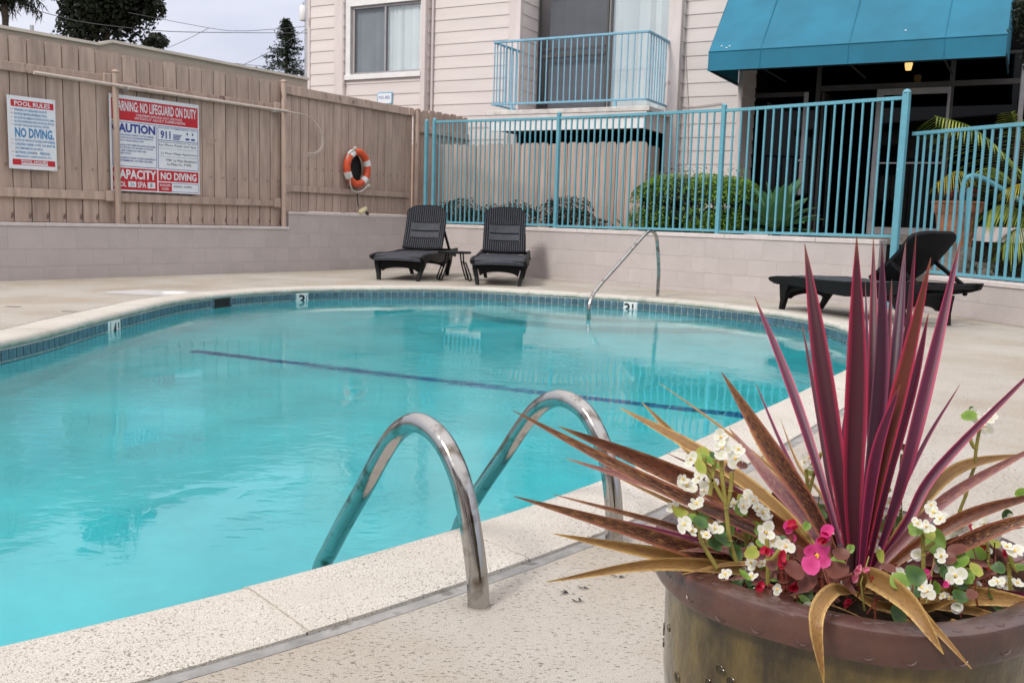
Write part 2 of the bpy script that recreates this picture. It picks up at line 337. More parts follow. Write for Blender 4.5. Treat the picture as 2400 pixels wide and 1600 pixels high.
# ---- deck material
def deck_mat(name, base, dark, pit, lines):
    m, t, b, o = newmat(name); L_ = t.links.new
    tc = nd(t, 'ShaderNodeTexCoord')
    n1 = nd(t, 'ShaderNodeTexNoise'); n1.inputs['Scale'].default_value = .9; n1.inputs['Detail'].default_value = 7; n1.inputs['Roughness'].default_value = .65; L_(tc.outputs['Object'], n1.inputs[0])
    r1 = nd(t, 'ShaderNodeValToRGB'); L_(n1.outputs[0], r1.inputs[0]); r1.color_ramp.elements[0].position = .38; r1.color_ramp.elements[1].position = .60
    r1.color_ramp.elements[0].color = (*dark, 1); r1.color_ramp.elements[1].color = (*base, 1)
    n2 = nd(t, 'ShaderNodeTexNoise'); n2.inputs['Scale'].default_value = 420; n2.inputs['Detail'].default_value = 2; L_(tc.outputs['Object'], n2.inputs[0])
    ml = nd(t, 'ShaderNodeMix', data_type='RGBA', blend_type='MULTIPLY'); ml.inputs[0].default_value = 1; L_(r1.outputs[0], ml.inputs[6])
    r2 = nd(t, 'ShaderNodeMapRange'); r2.inputs[1].default_value = .3; r2.inputs[2].default_value = .7; r2.inputs[3].default_value = .60; r2.inputs[4].default_value = 1.26; L_(n2.outputs[0], r2.inputs[0]); L_(r2.outputs[0], ml.inputs[7])
    # open pits
    mp = nd(t, 'ShaderNodeMapping'); mp.inputs[3].default_value = lines; mp.inputs[2].default_value = (0, 0, math.radians(-8)); L_(tc.outputs['Object'], mp.inputs[0])
    nw = nd(t, 'ShaderNodeTexNoise'); nw.inputs['Scale'].default_value = pit; nw.inputs['Detail'].default_value = 3; nw.inputs['Roughness'].default_value = .7; L_(mp.outputs[0], nw.inputs[0])
    nl = nd(t, 'ShaderNodeTexNoise'); nl.inputs['Scale'].default_value = 2.3; nl.inputs['Detail'].default_value = 3; L_(tc.outputs['Object'], nl.inputs[0])
    sm = nd(t, 'ShaderNodeMath', operation='MULTIPLY_ADD'); sm.inputs[1].default_value = .16; L_(nl.outputs[0], sm.inputs[0]); L_(nw.outputs[0], sm.inputs[2])
    r3 = nd(t, 'ShaderNodeMapRange'); r3.inputs[1].default_value = .668; r3.inputs[2].default_value = .715; L_(sm.outputs[0], r3.inputs[0])
    mm = nd(t, 'ShaderNodeMix', data_type='RGBA'); L_(r3.outputs[0], mm.inputs[0]); L_(ml.outputs[2], mm.inputs[6]); mm.inputs[7].default_value = (dark[0] * .42, dark[1] * .40, dark[2] * .38, 1)
    L_(mm.outputs[2], b.inputs['Base Color']); b.inputs['Roughness'].default_value = .85
    hs = nd(t, 'ShaderNodeMath', operation='MULTIPLY_ADD'); hs.inputs[1].default_value = -1.6; L_(r3.outputs[0], hs.inputs[0]); L_(n2.outputs[0], hs.inputs[2])
    bp = nd(t, 'ShaderNodeBump'); bp.inputs['Strength'].default_value = .5; bp.inputs['Distance'].default_value = .0025; L_(hs.outputs[0], bp.inputs['Height']); L_(bp.outputs[0], b.inputs['Normal'])
    return m
M['deck'] = deck_mat('pool_deck_concrete', (.455, .425, .38), (.375, .325, .262), 150, (.45, 1.0, 1))
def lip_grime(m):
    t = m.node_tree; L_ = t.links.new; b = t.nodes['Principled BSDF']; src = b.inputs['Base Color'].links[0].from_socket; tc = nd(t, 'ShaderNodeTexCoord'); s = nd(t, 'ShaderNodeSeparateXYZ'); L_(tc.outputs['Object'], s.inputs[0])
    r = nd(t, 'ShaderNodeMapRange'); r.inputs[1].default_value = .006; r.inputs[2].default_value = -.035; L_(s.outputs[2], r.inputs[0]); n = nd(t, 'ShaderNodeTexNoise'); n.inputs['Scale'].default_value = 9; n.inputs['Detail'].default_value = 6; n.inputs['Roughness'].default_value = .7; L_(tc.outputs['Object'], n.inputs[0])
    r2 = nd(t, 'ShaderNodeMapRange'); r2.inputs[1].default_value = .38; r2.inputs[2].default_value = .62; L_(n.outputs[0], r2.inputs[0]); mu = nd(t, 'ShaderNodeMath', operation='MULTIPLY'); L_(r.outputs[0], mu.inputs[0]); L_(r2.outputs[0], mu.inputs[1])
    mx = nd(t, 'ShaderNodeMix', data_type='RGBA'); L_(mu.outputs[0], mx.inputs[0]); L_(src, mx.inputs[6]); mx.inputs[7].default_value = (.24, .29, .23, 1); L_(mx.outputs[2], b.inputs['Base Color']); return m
M['coping'] = deck_mat('coping_cast_stone', (.60, .57, .515), (.53, .49, .43), 170, (1, .8, 1))
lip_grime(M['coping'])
# ---- deck, with expansion joint and coping
corner = FR.w(-2.77, 0, 0)
deck_outer = [FL.w(-9, .05, 0), FL.w(6.88, .05, 0), FR.w(5.36, .05, 0), FR.w(5.36, -.4, 0) * 1, FG.w(-.35, .05, 0), FG.w(6, .05, 0), Vector((14, -5, 0)), Vector((-14, -5, 0))]
deck_outer = [FL.w(-9, .05, 0), FL.w(7.0, .05, 0), FR.w(5.40, .05, 0), FG.w(-.2, .02, 0), FG.w(8, .02, 0), Vector((9, -6, 0)), Vector((-16, -6, 0))]
struct('pool_deck', fill(deck_outer, OUT(.336), 0.0), 'deck')
jb = MB(); ringmesh(jb, [(OUT(.343), .0010), (OUT(.337), .003), (OUT(.312), .001), (OUT(.303), -.003), (OUT(.29), -.004)]); struct('expansion_joint', jb, 'mastic', True)
big = [Vector((400 * math.cos(a), 400 * math.sin(a), 0)) for a in np.linspace(0, 2 * math.pi, 48, endpoint=False)]
struct('ground', fill(big, deck_outer, -.03), 'concrete')
cop = bpy.data.objects.new('pool_coping', None); link(cop); cop['kind'] = 'structure'
prof = [(.30, -.05), (.30, .004), (.292, .007), (.10, .012), (.035, .012), (.008, .002), (-.006, -.014), (-.008, -.030), (.0, -.043), (.018, -.050), (.30, -.050)]
NSEG = int(PERIM / .61); per = NP / NSEG
for k in range(NSEG):
    i0 = k * per + .045 * per / 10; i1 = (k + 1) * per - .045 * per / 10; st = 7; v = []; f = []
    for q in range(st + 1):
        s = i0 + (i1 - i0) * q / st; i = int(s) % NP; j = (i + 1) % NP; fr = s - int(s)
        p = INNER[i].lerp(INNER[j], fr); t = (INNER[(i + 2) % NP] - INNER[i - 1]).normalized(); o_ = Vector((-t.y, t.x, 0)) * SGN
        for (d, z) in prof: w = p + o_ * d; v.append((w.x, w.y, z + .0015 * math.sin(k * 2.1)))
    n = len(prof)
    for q in range(st):
        for a in range(n): f.append((q * n + a, q * n + (a + 1) % n, (q + 1) * n + (a + 1) % n, (q + 1) * n + a))
    f += [tuple(range(n))[::-1], tuple(range(st * n, st * n + n))]
    mb = MB().add(v, f); cx = Vector(v[0])
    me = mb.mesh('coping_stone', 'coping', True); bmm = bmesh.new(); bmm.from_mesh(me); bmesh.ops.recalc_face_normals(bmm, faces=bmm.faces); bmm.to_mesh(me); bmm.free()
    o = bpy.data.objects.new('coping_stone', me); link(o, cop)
# grout bed under the coping, seen in the joints
gb = MB(); ringmesh(gb, [(OUT(.297), .0025), (OUT(.10), .0075), (OUT(.035), .0075), (OUT(.012), -.002), (OUT(-.001), -.018), (OUT(.004), -.05)]); o = bpy.data.objects.new('coping_grout', gb.mesh('coping_grout', 'joint', True)); link(o, cop)
# ---- basin
M['plaster'] = mat('pool_plaster', (.43, .88, .93), .8, var=.10, scale=1.4, bump=.1, bscale=20)
def depth(p):       # shallow at the far right, deeper to the left and near
    return -1.18
bas = MB(); WALL = OUT(.006)
ringmesh(bas, [(WALL, -.04), (WALL, -.95), (OUT(-.06), -1.12), (OUT(-.22), -1.18)])
basin = struct('pool_basin', bas, 'plaster', True)
flr = fill(OUT(-.22), None, -1.18); o = bpy.data.objects.new('pool_floor', flr.mesh('pool_floor', 'plaster')); link(o, basin)
# entry steps curving out of the far right wall
sc0 = Vector((1.3, 11.0, 0))
for k, (r_, z_) in enumerate(((1.05, -.45), (1.45, -.75))):
    pts = []
    for a in np.linspace(0, 2 * math.pi, 48, endpoint=False):
        p = sc0 + Vector((math.cos(a) * r_ * 1.25, math.sin(a) * r_ * .95, 0)); pts.append(p)
    mb = MB().prism([(p.x, p.y) for p in pts], 'z', -1.3, z_)
    me = mb.mesh('pool_step', 'plaster'); 
    bm = bmesh.new(); bm.from_mesh(me)
    me2 = me
    bm.free(); o = bpy.data.objects.new('pool_step', me2)
    # keep only what lies inside the basin outline
    cutter_me = MB().prism([(p.x, p.y) for p in OUT(.004)], 'z', -1.5, 0.0).mesh('cut', 'plaster'); co = bpy.data.objects.new('cut', cutter_me); C.objects.link(co); C.objects.link(o)
    md = o.modifiers.new('b', 'BOOLEAN'); md.operation = 'INTERSECT'; md.object = co; md.solver = 'EXACT'
    dg = bpy.context.evaluated_depsgraph_get(); res = bpy.data.meshes.new_from_object(o.evaluated_get(dg)); res.name = 'pool_step'
    bpy.data.objects.remove(o); bpy.data.objects.remove(co)
    o = bpy.data.objects.new('pool_step', res); link(o, basin)
# dark blue tile line across the floor
def refr(x, y, zb):
    p = gz(x, y, SZ); v = ray(x, y).normalized(); h = Vector((v.x, v.y)) / 1.33; vz = -math.sqrt(1 - h.length_squared); t = (zb - SZ) / vz
    return Vector((p.x + h.x * t, p.y + h.y * t, zb))
la = refr(450, 822, -1.172); lb = refr(1750, 974, -1.172); dirl = (lb - la).normalized(); sd_ = Vector((-dirl.y, dirl.x, 0)) * .055
lbx = lb + dirl * 1.2
nl_ = 30
for k in range(nl_):
    a = la.lerp(lbx, k / nl_); b = la.lerp(lbx, (k + .96) / nl_)
    mb = MB().add([a - sd_, b - sd_, b + sd_, a + sd_], [(0, 1, 2, 3)]); o = bpy.data.objects.new('floor_line_tile', mb.mesh('floor_line_tile', 'lineblue')); link(o, basin)
# ---- waterline tiles
band = bpy.data.objects.new('waterline_tile_band', None); link(band); band['kind'] = 'structure'
gm = MB(); ringmesh(gm, [(OUT(.004), -.045), (OUT(.003), -.21), (OUT(.006), -.215)]); o = bpy.data.objects.new('tile_grout', gm.mesh('tile_grout', 'grout', True)); link(o, band)
NT = int(PERIM / .0815); tw = PERIM / NT * .885
tm = MB().box(-tw / 2, tw / 2, -.004, .003, -.035, .035).mesh('tile', 'tile', bevel=.0012)
def on_loop(s):
    s = s % 1.0 * NP; i = int(s) % NP; return INNER[i].lerp(INNER[(i + 1) % NP], s - int(s)), (INNER[(i + 2) % NP] - INNER[i - 1]).normalized()
def nearest(p):
    return min(range(NP), key=lambda i: (INNER[i] - Vector((p.x, p.y, 0))).length) / NP
marks = [(nearest(gz(282, 750, -.05)), '4½', .17), (nearest(gz(711, 688, -.05)), '3', .15), (nearest(gz(1468, 708, -.05)), '3½', .17)]
skim = nearest(gz(517, 700, -.05)); SKW = .25
def arc(s, s2): d = abs((s - s2 + .5) % 1 - .5); return d * PERIM
# visible part of the loop first
order = []
for k in range(NT):
    s = (k + .5) / NT; p, t = on_loop(s)
    vis = p.y > 5.0 and not (p.x > -3.0 and p.y < 7 and p.x < 2.6)
    order.append((not vis, k))
order.sort(); cnt = 0; rest = MB()
for hid, k in order:
    s = (k + .5) / NT; p, t = on_loop(s)
    if any(arc(s, m_[0]) < m_[2] / 2 + .02 for m_ in marks) or arc(s, skim) < SKW / 2 + .03: continue
    rz = math.atan2(t.y, t.x); inw = Vector((t.y, -t.x, 0)) * SGN
    for row, z in enumerate((-.0865, -.1685)):
        if cnt < 296 and not hid:
            q = p + inw * .003; piece('tile', tm, band, (q.x, q.y, z), (0, 0, rz)); cnt += 1
        else:
            c, s_ = math.cos(rz), math.sin(rz); q = p + inw * .003
            rest.add([(q.x + c * x - s_ * y, q.y + s_ * x + c * y, z + zz) for (x, y, zz) in ((-tw / 2, 0, -.037), (tw / 2, 0, -.037), (tw / 2, 0, .037), (-tw / 2, 0, .037))], [(0, 1, 2, 3)])
o = bpy.data.objects.new('tile_run', rest.mesh('tile_run', 'tile')); link(o, band); o['kind'] = 'stuff'
for s, tx, w_ in marks:
    p, t = on_loop(s); inw = Vector((t.y, -t.x, 0)) * SGN; q = p + inw * .003
    rz = math.atan2(t.y, t.x) + (math.pi if (t.x < 0 and False) else 0)
    fm = MB().box(-w_ / 2, w_ / 2, -.006, .003, -.085, .075).mesh('depth_marker_tile', 'marker', bevel=.002)
    o = piece('depth_marker_tile', fm, band, (q.x, q.y, -.130), (0, 0, rz))
    if tx == '3': text('numeral', '3', (-.055, .03, -.07, .065), 'ink', o, -.0075, .02); text('numeral', 'I', (.05, .058, -.06, .06), 'ink', o, -.0075)
    else:
        text('numeral', tx[0], (-.065, .01, -.07, .065), 'ink', o, -.0075, .02)
        text('numeral', '1', (.035, .055, .008, .06), 'ink', o, -.0075, .01); text('numeral', '2', (.030, .062, -.07, -.012), 'ink', o, -.0075, .01); o2 = MB().box(.026, .066, -.0078, -.007, -.004, .001); part('fraction_bar', o2, 'ink', o)
# skimmer mouth
p, t = on_loop(skim); inw = Vector((t.y, -t.x, 0)) * SGN; rz = math.atan2(t.y, t.x); sk = MB()
sk.box(-SKW / 2, SKW / 2, .02, .03, -.2, -.045)
o = piece('skimmer_mouth', sk.mesh('skimmer_mouth', 'dark'), band, (p.x, p.y, 0), (0, 0, rz))
hole = MB().box(-SKW / 2, SKW / 2, -.008, -.0065, -.2, -.046); piece('skimmer_opening', hole.mesh('skimmer_opening', 'dark'), band, (p.x, p.y, 0), (0, 0, rz))
for sx in (-1, 1):
    jm = MB().box(sx * (SKW / 2 + .012) - .012, sx * (SKW / 2 + .012) + .012, -.010, 0, -.2, -.046); piece('skimmer_jamb', jm.mesh('skimmer_jamb', 'tile'), band, (p.x, p.y, 0), (0, 0, rz))
wm = MB().box(-SKW / 2 + .02, SKW / 2 - .02, -.012, -.009, -.15, -.115); piece('skimmer_weir', wm.mesh('skimmer_weir', 'rubber'), band, (p.x, p.y, 0), (0, 0, rz))
# ---- water
m, t, b, o_ = newmat('pool_water'); L_ = t.links.new; t.nodes.remove(b)
gl = nd(t, 'ShaderNodeBsdfGlass'); gl.inputs['IOR'].default_value = 1.33; gl.inputs['Roughness'].default_value = 0.0; gl.inputs['Color'].default_value = (1, 1, 1, 1)
tc = nd(t, 'ShaderNodeTexCoord')
def wav(scale, st, det, rot):
    mp = nd(t, 'ShaderNodeMapping'); mp.inputs[3].default_value = st; mp.inputs[2].default_value = (0, 0, math.radians(rot)); L_(tc.outputs['Object'], mp.inputs[0])
    n = nd(t, 'ShaderNodeTexNoise'); n.inputs['Scale'].default_value = scale; n.inputs['Detail'].default_value = det; n.inputs['Distortion'].default_value = .6; L_(mp.outputs[0], n.inputs[0]); return n.outputs[0]
w1 = wav(2.6, (1, 1.3, 1), 2, 20); w2 = wav(12, (1, 1.5, 1), 3, -12); w3 = wav(.7, (1, 1, 1), 3, 0)
mr = nd(t, 'ShaderNodeMapRange'); mr.inputs[1].default_value = .42; mr.inputs[2].default_value = .60; mr.inputs[3].default_value = .08; mr.inputs[4].default_value = 1.0; L_(w3, mr.inputs[0])
mu = nd(t, 'ShaderNodeMath', operation='MULTIPLY'); L_(w2, mu.inputs[0]); L_(mr.outputs[0], mu.inputs[1])
ma = nd(t, 'ShaderNodeMath', operation='MULTIPLY_ADD'); ma.inputs[1].default_value = .5; L_(mu.outputs[0], ma.inputs[0]); mw = nd(t, 'ShaderNodeMath', operation='MULTIPLY_ADD'); mw.inputs[1].default_value = .34; mw.inputs[2].default_value = .06; L_(mr.outputs[0], mw.inputs[0]); m1_ = nd(t, 'ShaderNodeMath', operation='MULTIPLY'); L_(w1, m1_.inputs[0]); L_(mw.outputs[0], m1_.inputs[1]); L_(m1_.outputs[0], ma.inputs[2])
bp = nd(t, 'ShaderNodeBump'); bp.inputs['Strength'].default_value = 1.0; bp.inputs['Distance'].default_value = .0062; L_(ma.outputs[0], bp.inputs['Height']); L_(bp.outputs[0], gl.inputs['Normal'])
L_(gl.outputs[0], o_.inputs['Surface'])
va = nd(t, 'ShaderNodeVolumeAbsorption'); va.inputs['Color'].default_value = (.07, .94, .96, 1); va.inputs['Density'].default_value = .62; L_(va.outputs[0], o_.inputs['Volume'])
M['water'] = m
top = fill(OUT(.05), None, SZ); wl = OUT(.05)
wb = MB(); wb.add(top.v, top.f); k0 = len(wb.v)
# closed body: surface, side and bottom hidden inside the shell
bm = bmesh.new(); vs = [bm.verts.new((p.x, p.y, SZ)) for p in wl]; vb = [bm.verts.new((p.x, p.y, -1.45)) for p in wl]
for i in range(NP): j = (i + 1) % NP; bm.faces.new((vs[i], vs[j], vb[j], vb[i]))
bm.faces.new(vs); bm.faces.new(vb); bmesh.ops.recalc_face_normals(bm, faces=bm.faces)
me = bpy.data.meshes.new('water'); bm.to_mesh(me); bm.free(); me.materials.append(M['water']); wo_ = bpy.data.objects.new('water', me); link(wo_); wo_['kind'] = 'structure'
# skimmer lid, deck marks, leaf litter on the deck
c = gz(410, 687); solo('skimmer_lid', MB().lathe([(0, .012), (.11, .012), (.128, .009), (.130, 0)], (c.x, c.y, 0), 32), 'lid', 'round white skimmer lid set in the deck behind the far coping', 'skimmer lid', smooth=True)
c = gz(385, 686); pm = MB().add([(c.x - .62, c.y - .25, .002), (c.x + .1, c.y - .35, .002), (c.x + .42, c.y + .25, .002), (c.x - .35, c.y + .3, .002)], [(0, 1, 2, 3)])
M['patch'] = mat('patched_concrete', (.47, .46, .46), .85, var=.08, scale=6, bump=.2); struct('deck_patch', pm, 'patch')
for (x, y, w_, d_, L) in ((30, 719, .055, .035, 'small dark drain slot in the deck, nearer the left edge of the picture'), (164, 730, .06, .02, 'thin drain slot in the deck beside the left coping')):
    c = gz(x, y); solo('drain_slot', MB().box(c.x - w_, c.x + w_, c.y - d_, c.y + d_, .0, .004), 'concrete', L, 'drain', bevel=.001)
# ================================================================== BLOCK WALLS
def wall(name, label, fr, s0, s1, courses, capz, thick=.20, capclr='cap', base=0.0, L=.405, cap0=None, cap1=None):
    t = ft(name, label, 'wall', fr)
    part('mortar_core', MB().box(s0 + .004, s1 - .004, .0025, thick - .006, base - .1, courses[-1] - .002), 'mortar', t)
    meshes = {}
    def bm_(w, h):
        k = (round(w, 3), round(h, 3))
        if k not in meshes: meshes[k] = MB().box(0, w, 0, .19, 0, h).mesh('block', 'block', bevel=.0015)
        return meshes[k]
    for r in range(len(courses) - 1):
        z0, z1 = courses[r] + .002, courses[r + 1] - .002
        x = s0 - (L / 2 if r % 2 else 0)
        while x < s1 - .03:
            a = max(x, s0) + .0004; b = min(x + L, s1) - .0004
            if b - a > .03: piece('block', bm_(b - a, z1 - z0), t, (a, random.uniform(-.0004, .0006), z0))
            x += L
    x = cap0 if cap0 is not None else s0; e = cap1 if cap1 is not None else s1
    while x < e - .01:
        w = min(1.22, e - x)
        part('cap_slab', MB().box(x + .0015, x + w - .0015, -.012, thick + .012, capz[0], capz[1]), capclr, t, bevel=.006); x += w
    return t
wall('block_wall', 'long low mauve painted block wall under the wooden fence, left of the loungers', FL, -8.0, 4.19, [-.05, .15, .35, .615], (.615, .658))
wall('block_wall', 'taller mauve painted block wall section under the fence panel with the life ring', FL, 4.19, 6.93, [-.05, .15, .35, .55, .84], (.84, .882))
wall('block_wall', 'pale pink painted block wall under the long blue fence behind the pool', FR, -2.76, 5.36, [-.15, .05, .25, .45, .70], (.70, .755), cap0=-2.72)
wall('block_wall', 'low pale painted block wall under the short blue fence beside the steps, far right', FG, -.42, 7.0, [-.2, .0, .17, .345], (.345, .395))
# raised ground behind the walls
beds = MB(); 
def slab(mb, fr, s0, s1, y0, y1, z0, z1):
    P = [fr.w(s0, y0, 0), fr.w(s1, y0, 0), fr.w(s1, y1, 0), fr.w(s0, y1, 0)]
    mb.add([(p.x, p.y, z) for z in (z0, z1) for p in P], [(3, 2, 1, 0), (4, 5, 6, 7), (0, 1, 5, 4), (1, 2, 6, 5), (2, 3, 7, 6), (3, 0, 4, 7)])
slab(beds, FR, -2.6, 5.33, .2, 2.2, -.2, .70); struct('planting_bed', beds, 'soil')
pad = MB(); P = [FR.w(-3.5, 2.21, 0), FR.w(5.3, 2.21, 0), FR.w(5.3, 8, 0), FB.w(12, 3, 0), FB.w(-6, 6, 0)]
pad.prism([(p.x, p.y) for p in P][::-1], 'z', -.2, .69); struct('building_ground', pad, 'concrete')
# ================================================================== WOODEN FENCE, LEFT
def picket_mesh(w, h, ear=.03, th=.018, nm='picket', m='wood'):
    return MB().prism([(0, 0), (w, 0), (w, h - ear), (w - ear * .5, h - ear * .3), (w - ear, h), (ear, h), (ear * .5, h - ear * .3), (0, h - ear)], 'y', 0, th).mesh(nm, m)
f1 = ft('wooden_fence', 'tall taupe board fence with two signs, a rescue pole and a life ring on it', 'fence', FL)
PY = .135
def run_pickets(root, fr, s, s1, w, z0, zt, m='wood', gap=.012, jit=.008, y=PY, ear=.03):
    cache = [picket_mesh(w - gap + d, 1.0, ear, nm='picket', m=m) for d in (0, -.003)]
    while s < s1 - .02:
        h = zt + random.uniform(-jit, jit) - z0
        me = MB().prism([(0, 0), (w - gap, 0), (w - gap, h - ear), (w - gap - ear * .5, h - ear * .3), (w - gap - ear, h), (ear, h), (ear * .5, h - ear * .3), (0, h - ear)], 'y', 0, .018).mesh('picket', m)
        piece('picket', me, root, (s, y + random.uniform(0, .008), z0), (0, 0, 0)); s += w
run_pickets(f1, FL, -1.39, 1.40, .2065, .665, 2.745)
run_pickets(f1, FL, 1.455, 4.13, .193, .665, 2.745)
run_pickets(f1, FL, 4.20, 7.02, .166, .89, 2.69, jit=.018)
run_pickets(f1, FL, 7.06, 12.2, .19, .70, 2.70, jit=.02)
def rails(lst):
    for (s0, s1, za, zb, zc, zd) in lst:
        # slightly sagging board between z (za..zb) at s0 and (zc..zd) at s1
        mb = MB().add([(s0, .09, za), (s1, .09, zc), (s1, .132, zc), (s0, .132, za), (s0, .09, zb), (s1, .09, zd), (s1, .132, zd), (s0, .132, zb)],
                      [(0, 1, 2, 3), (7, 6, 5, 4), (0, 4, 5, 1), (1, 5, 6, 2), (2, 6, 7, 3), (3, 7, 4, 0)])
        part('rail', mb, 'wood', f1, bevel=.004)
rails([(-1.4, 1.44, 2.33, 2.425, 2.355, 2.46), (-1.4, 1.44, .935, 1.045, .95, 1.05), (1.54, 4.08, 2.315, 2.41, 2.33, 2.415), (1.54, 4.08, .93, 1.04, .95, 1.032),
       (4.18, 7.0, 2.58, 2.71, 2.555, 2.675), (4.18, 6.92, 1.175, 1.27, 1.18, 1.262), (7.06, 12.2, 2.30, 2.40, 2.25, 2.35), (7.06, 12.2, 1.0, 1.1, 1.0, 1.1)])
for s, z0, z1 in ((-1.3, .66, 2.5), (1.49, .66, 2.50), (4.13, .66, 2.735), (7.04, .88, 2.66)):
    mb = MB().tube([(s, .045, z0), (s, .045, z1)], .037, 16); part('post', mb, 'wood', f1, True)
    cp = MB().lathe([(.045, 0), (.045, .012), (.030, .028), (0, .036)], (s, .045, z1 - .002), 16); part('post_cap', cp, 'wood', f1, True)
for s, z in ((1.40, 2.41), (1.40, 1.0), (4.03, 2.37), (4.03, 1.0), (4.22, 2.64), (4.22, 1.22), (6.9, 2.62)):   # brackets tying rails to the posts
    mb = MB().box(s - .05, s + .06, .06, .092, z - .065, z + .065); part('rail_bracket', mb, 'wood', f1, bevel=.008)
# neighbour's parapet behind the fence
nb = ft('neighbouring_building', 'tan stucco parapet of the neighbouring building showing over the wooden fence', 'building', FL)
NY = .20
def nbz(x, y): return FL.px(x, y, NY)
a0, a1, a2, a3, a4 = nbz(0, 66), nbz(210, 103), nbz(262, 100), nbz(393, 122), nbz(722, 188)
lo = MB().prism([(a0[0] - 3, 0), (a1[0] + .1, 0), (a1[0] + .1, a1[1]), (a0[0] - 3, a0[1])], 'y', NY, NY + 2); part('parapet_wall', lo, 'stucco', nb)
hi = MB().prism([(a1[0] + .1, 0), (a4[0], 0), (a4[0], a4[1]), (a2[0], a2[1]), (a1[0] + .1, a1[1])], 'y', NY + .01, NY + 2.0); part('parapet_wall', hi, 'stucco', nb)
def edge(pa, pb):
    mb = MB().prism([(pa[0], pa[1] - .004), (pb[0], pb[1] - .004), (pb[0], pb[1] + .03), (pa[0], pa[1] + .03)], 'y', NY - .03, NY + 2.02); part('parapet_coping', mb, 'stuccoedge', nb)
edge((a0[0] - 3, a0[1]), (a1[0] + .1, a1[1])); edge((a1[0] + .105, a1[1]), (a2[0] - .002, a2[1])); edge(a2, a4)
# ================================================================== SIGNS
s1 = ft('pool_rules_sign', 'white pool rules sign with blue NO DIVING, hung at far left', 'sign', FL)
y = .075; X0, X1, Z0, Z1 = .188, .742, 1.262, 2.075
part('board', MB().box(X0, X1, y, y + .006, Z0, Z1), 'signw', s1, bevel=.002)
yp = y - .0015; yt = y - .003
def band_(root, x0, x1, z0, z1, m, yy=None): 
    yy = yp if yy is None else yy; part('printed_band', MB().box(x0, x1, yy, yy + .001, z0, z1), m, root)
W_ = X1 - X0; H_ = Z1 - Z0
def bx(a, b, c, d): return (X0 + a * W_, X0 + b * W_, Z1 - d * H_, Z1 - c * H_)
q = bx(.07, .96, .055, .145); band_(s1, *q, 'red'); text('lettering', 'POOL RULES', bx(.14, .88, .07, .132), 'signw', s1, yt, .02)
rows = [('WARNING: NO LIFEGUARD ON DUTY', .17, .205, .82), ('SHOWER BEFORE ENTERING POOL.', .225, .26, .82), ('NO GLASS OR ANIMALS IN THE FENCED POOL AREA.', .28, .31, .97), ('NO FOOD OR BEVERAGES IN POOL OR ON POOL WET DECK', .33, .36, .97), ('DO NOT SWALLOW THE POOL WATER.', .38, .41, .86),
        ('DO NOT USE THE POOL IF YOU ARE ILL WITH DIARRHEA', .585, .618, .97), ('CHILDREN UNDER 14 YRS. OLD MUST BE', .64, .672, .97), ('ACCOMPANIED BY AN ADULT.', .695, .727, .72), ('BATHING LOAD:         PERSONS.', .75, .785, .86), ('EMERGENCY ASSISTANCE #  911', .81, .838, .88)]
for s, c, d, e in rows:
    text('lettering', s, bx(.135, e, c, d), 'signb', s1, yt, .012)
    if not s.startswith('ACC'): text('lettering', '**', bx(.055, .105, c + .008, d - .01), 'red', s1, yt, .02)
text('lettering', 'NO DIVING.', bx(.14, .95, .43, .565), 'signb', s1, yt, .03)
text('lettering', '26', bx(.50, .58, .752, .782), 'ink', s1, yt)
q = bx(.07, .96, .865, .945); band_(s1, *q, 'red'); text('lettering', 'POOL HOURS', bx(.25, .80, .872, .912), 'signw', s1, yt, .02); band_(s1, *bx(.25, .80, .917, .938), 'signw', yt)
for (px_, pz_) in ((.04, .02), (.96, .02), (.04, .98), (.96, .98)):
    part('screw', MB().lathe([(.006, 0), (.004, .003), (0, .004)], (0, 0, 0), 8), 'galv', s1).matrix_local = Matrix.Translation((X0 + px_ * W_, y, Z1 - pz_ * H_)) @ Matrix.Rotation(math.pi / 2, 4, 'X')
s2 = ft('warning_sign', 'large red, white and blue lifeguard warning and capacity sign partly behind the fence post', 'sign', FL)
X0, X1, Z0, Z1 = 1.425, 2.712, 1.068, 2.245; W_ = X1 - X0; H_ = Z1 - Z0; y = .082; yp = y - .0015; yt = y - .003
part('board', MB().box(X0, X1, y, y + .006, Z0, Z1), 'signw', s2, bevel=.002)
band_(s2, *bx(.02, .985, .04, .26), 'red')
text('lettering', 'WARNING: NO LIFEGUARD ON DUTY', bx(.03, .965, .058, .165), 'signw', s2, yt, .02)
text('lettering', 'CHILDREN SHOULD NOT USE POOL', bx(.28, .80, .18, .205), 'signw', s2, yt, .01); text('lettering', 'WITHOUT ADULT SUPERVISION', bx(.26, .83, .215, .24), 'signw', s2, yt, .01)
def outline(root, x0, x1, z0, z1, m, w=.006):
    mb = MB().box(x0, x1, yp, yp + .001, z1 - w, z1).box(x0, x1, yp, yp + .001, z0, z0 + w).box(x0, x0 + w, yp, yp + .001, z0 + w, z1 - w).box(x1 - w, x1, yp, yp + .001, z0 + w, z1 - w); part('printed_border', mb, m, root)
outline(s2, *bx(.02, .50, .275, .74), 'signn'); outline(s2, *bx(.515, .985, .275, .74), 'signn')
text('lettering', 'CAUTION', bx(.022, .485, .29, .385), 'signn', s2, yt, .04)
body = ['ANY PERSON HAVING CURRENTLY ACTIVE DIARRHEA', 'OR WHO HAS HAD ACTIVE DIARRHEA WITHIN THE', 'PREVIOUS 14 DAYS SHALL NOT', '', 'PERSONS SHALL NOT SWIM WHO HAVE OPEN SORES', 'OR INFECTIONS AND ARE REQUIRED TO SHOWER', 'AND USE CARE IN THE USE', 'OF THE POOL', '', 'HOLDING BREATH UNDER WATER IS DANGEROUS', 'NO SWIMMING AFTER HOURS']
z = .40
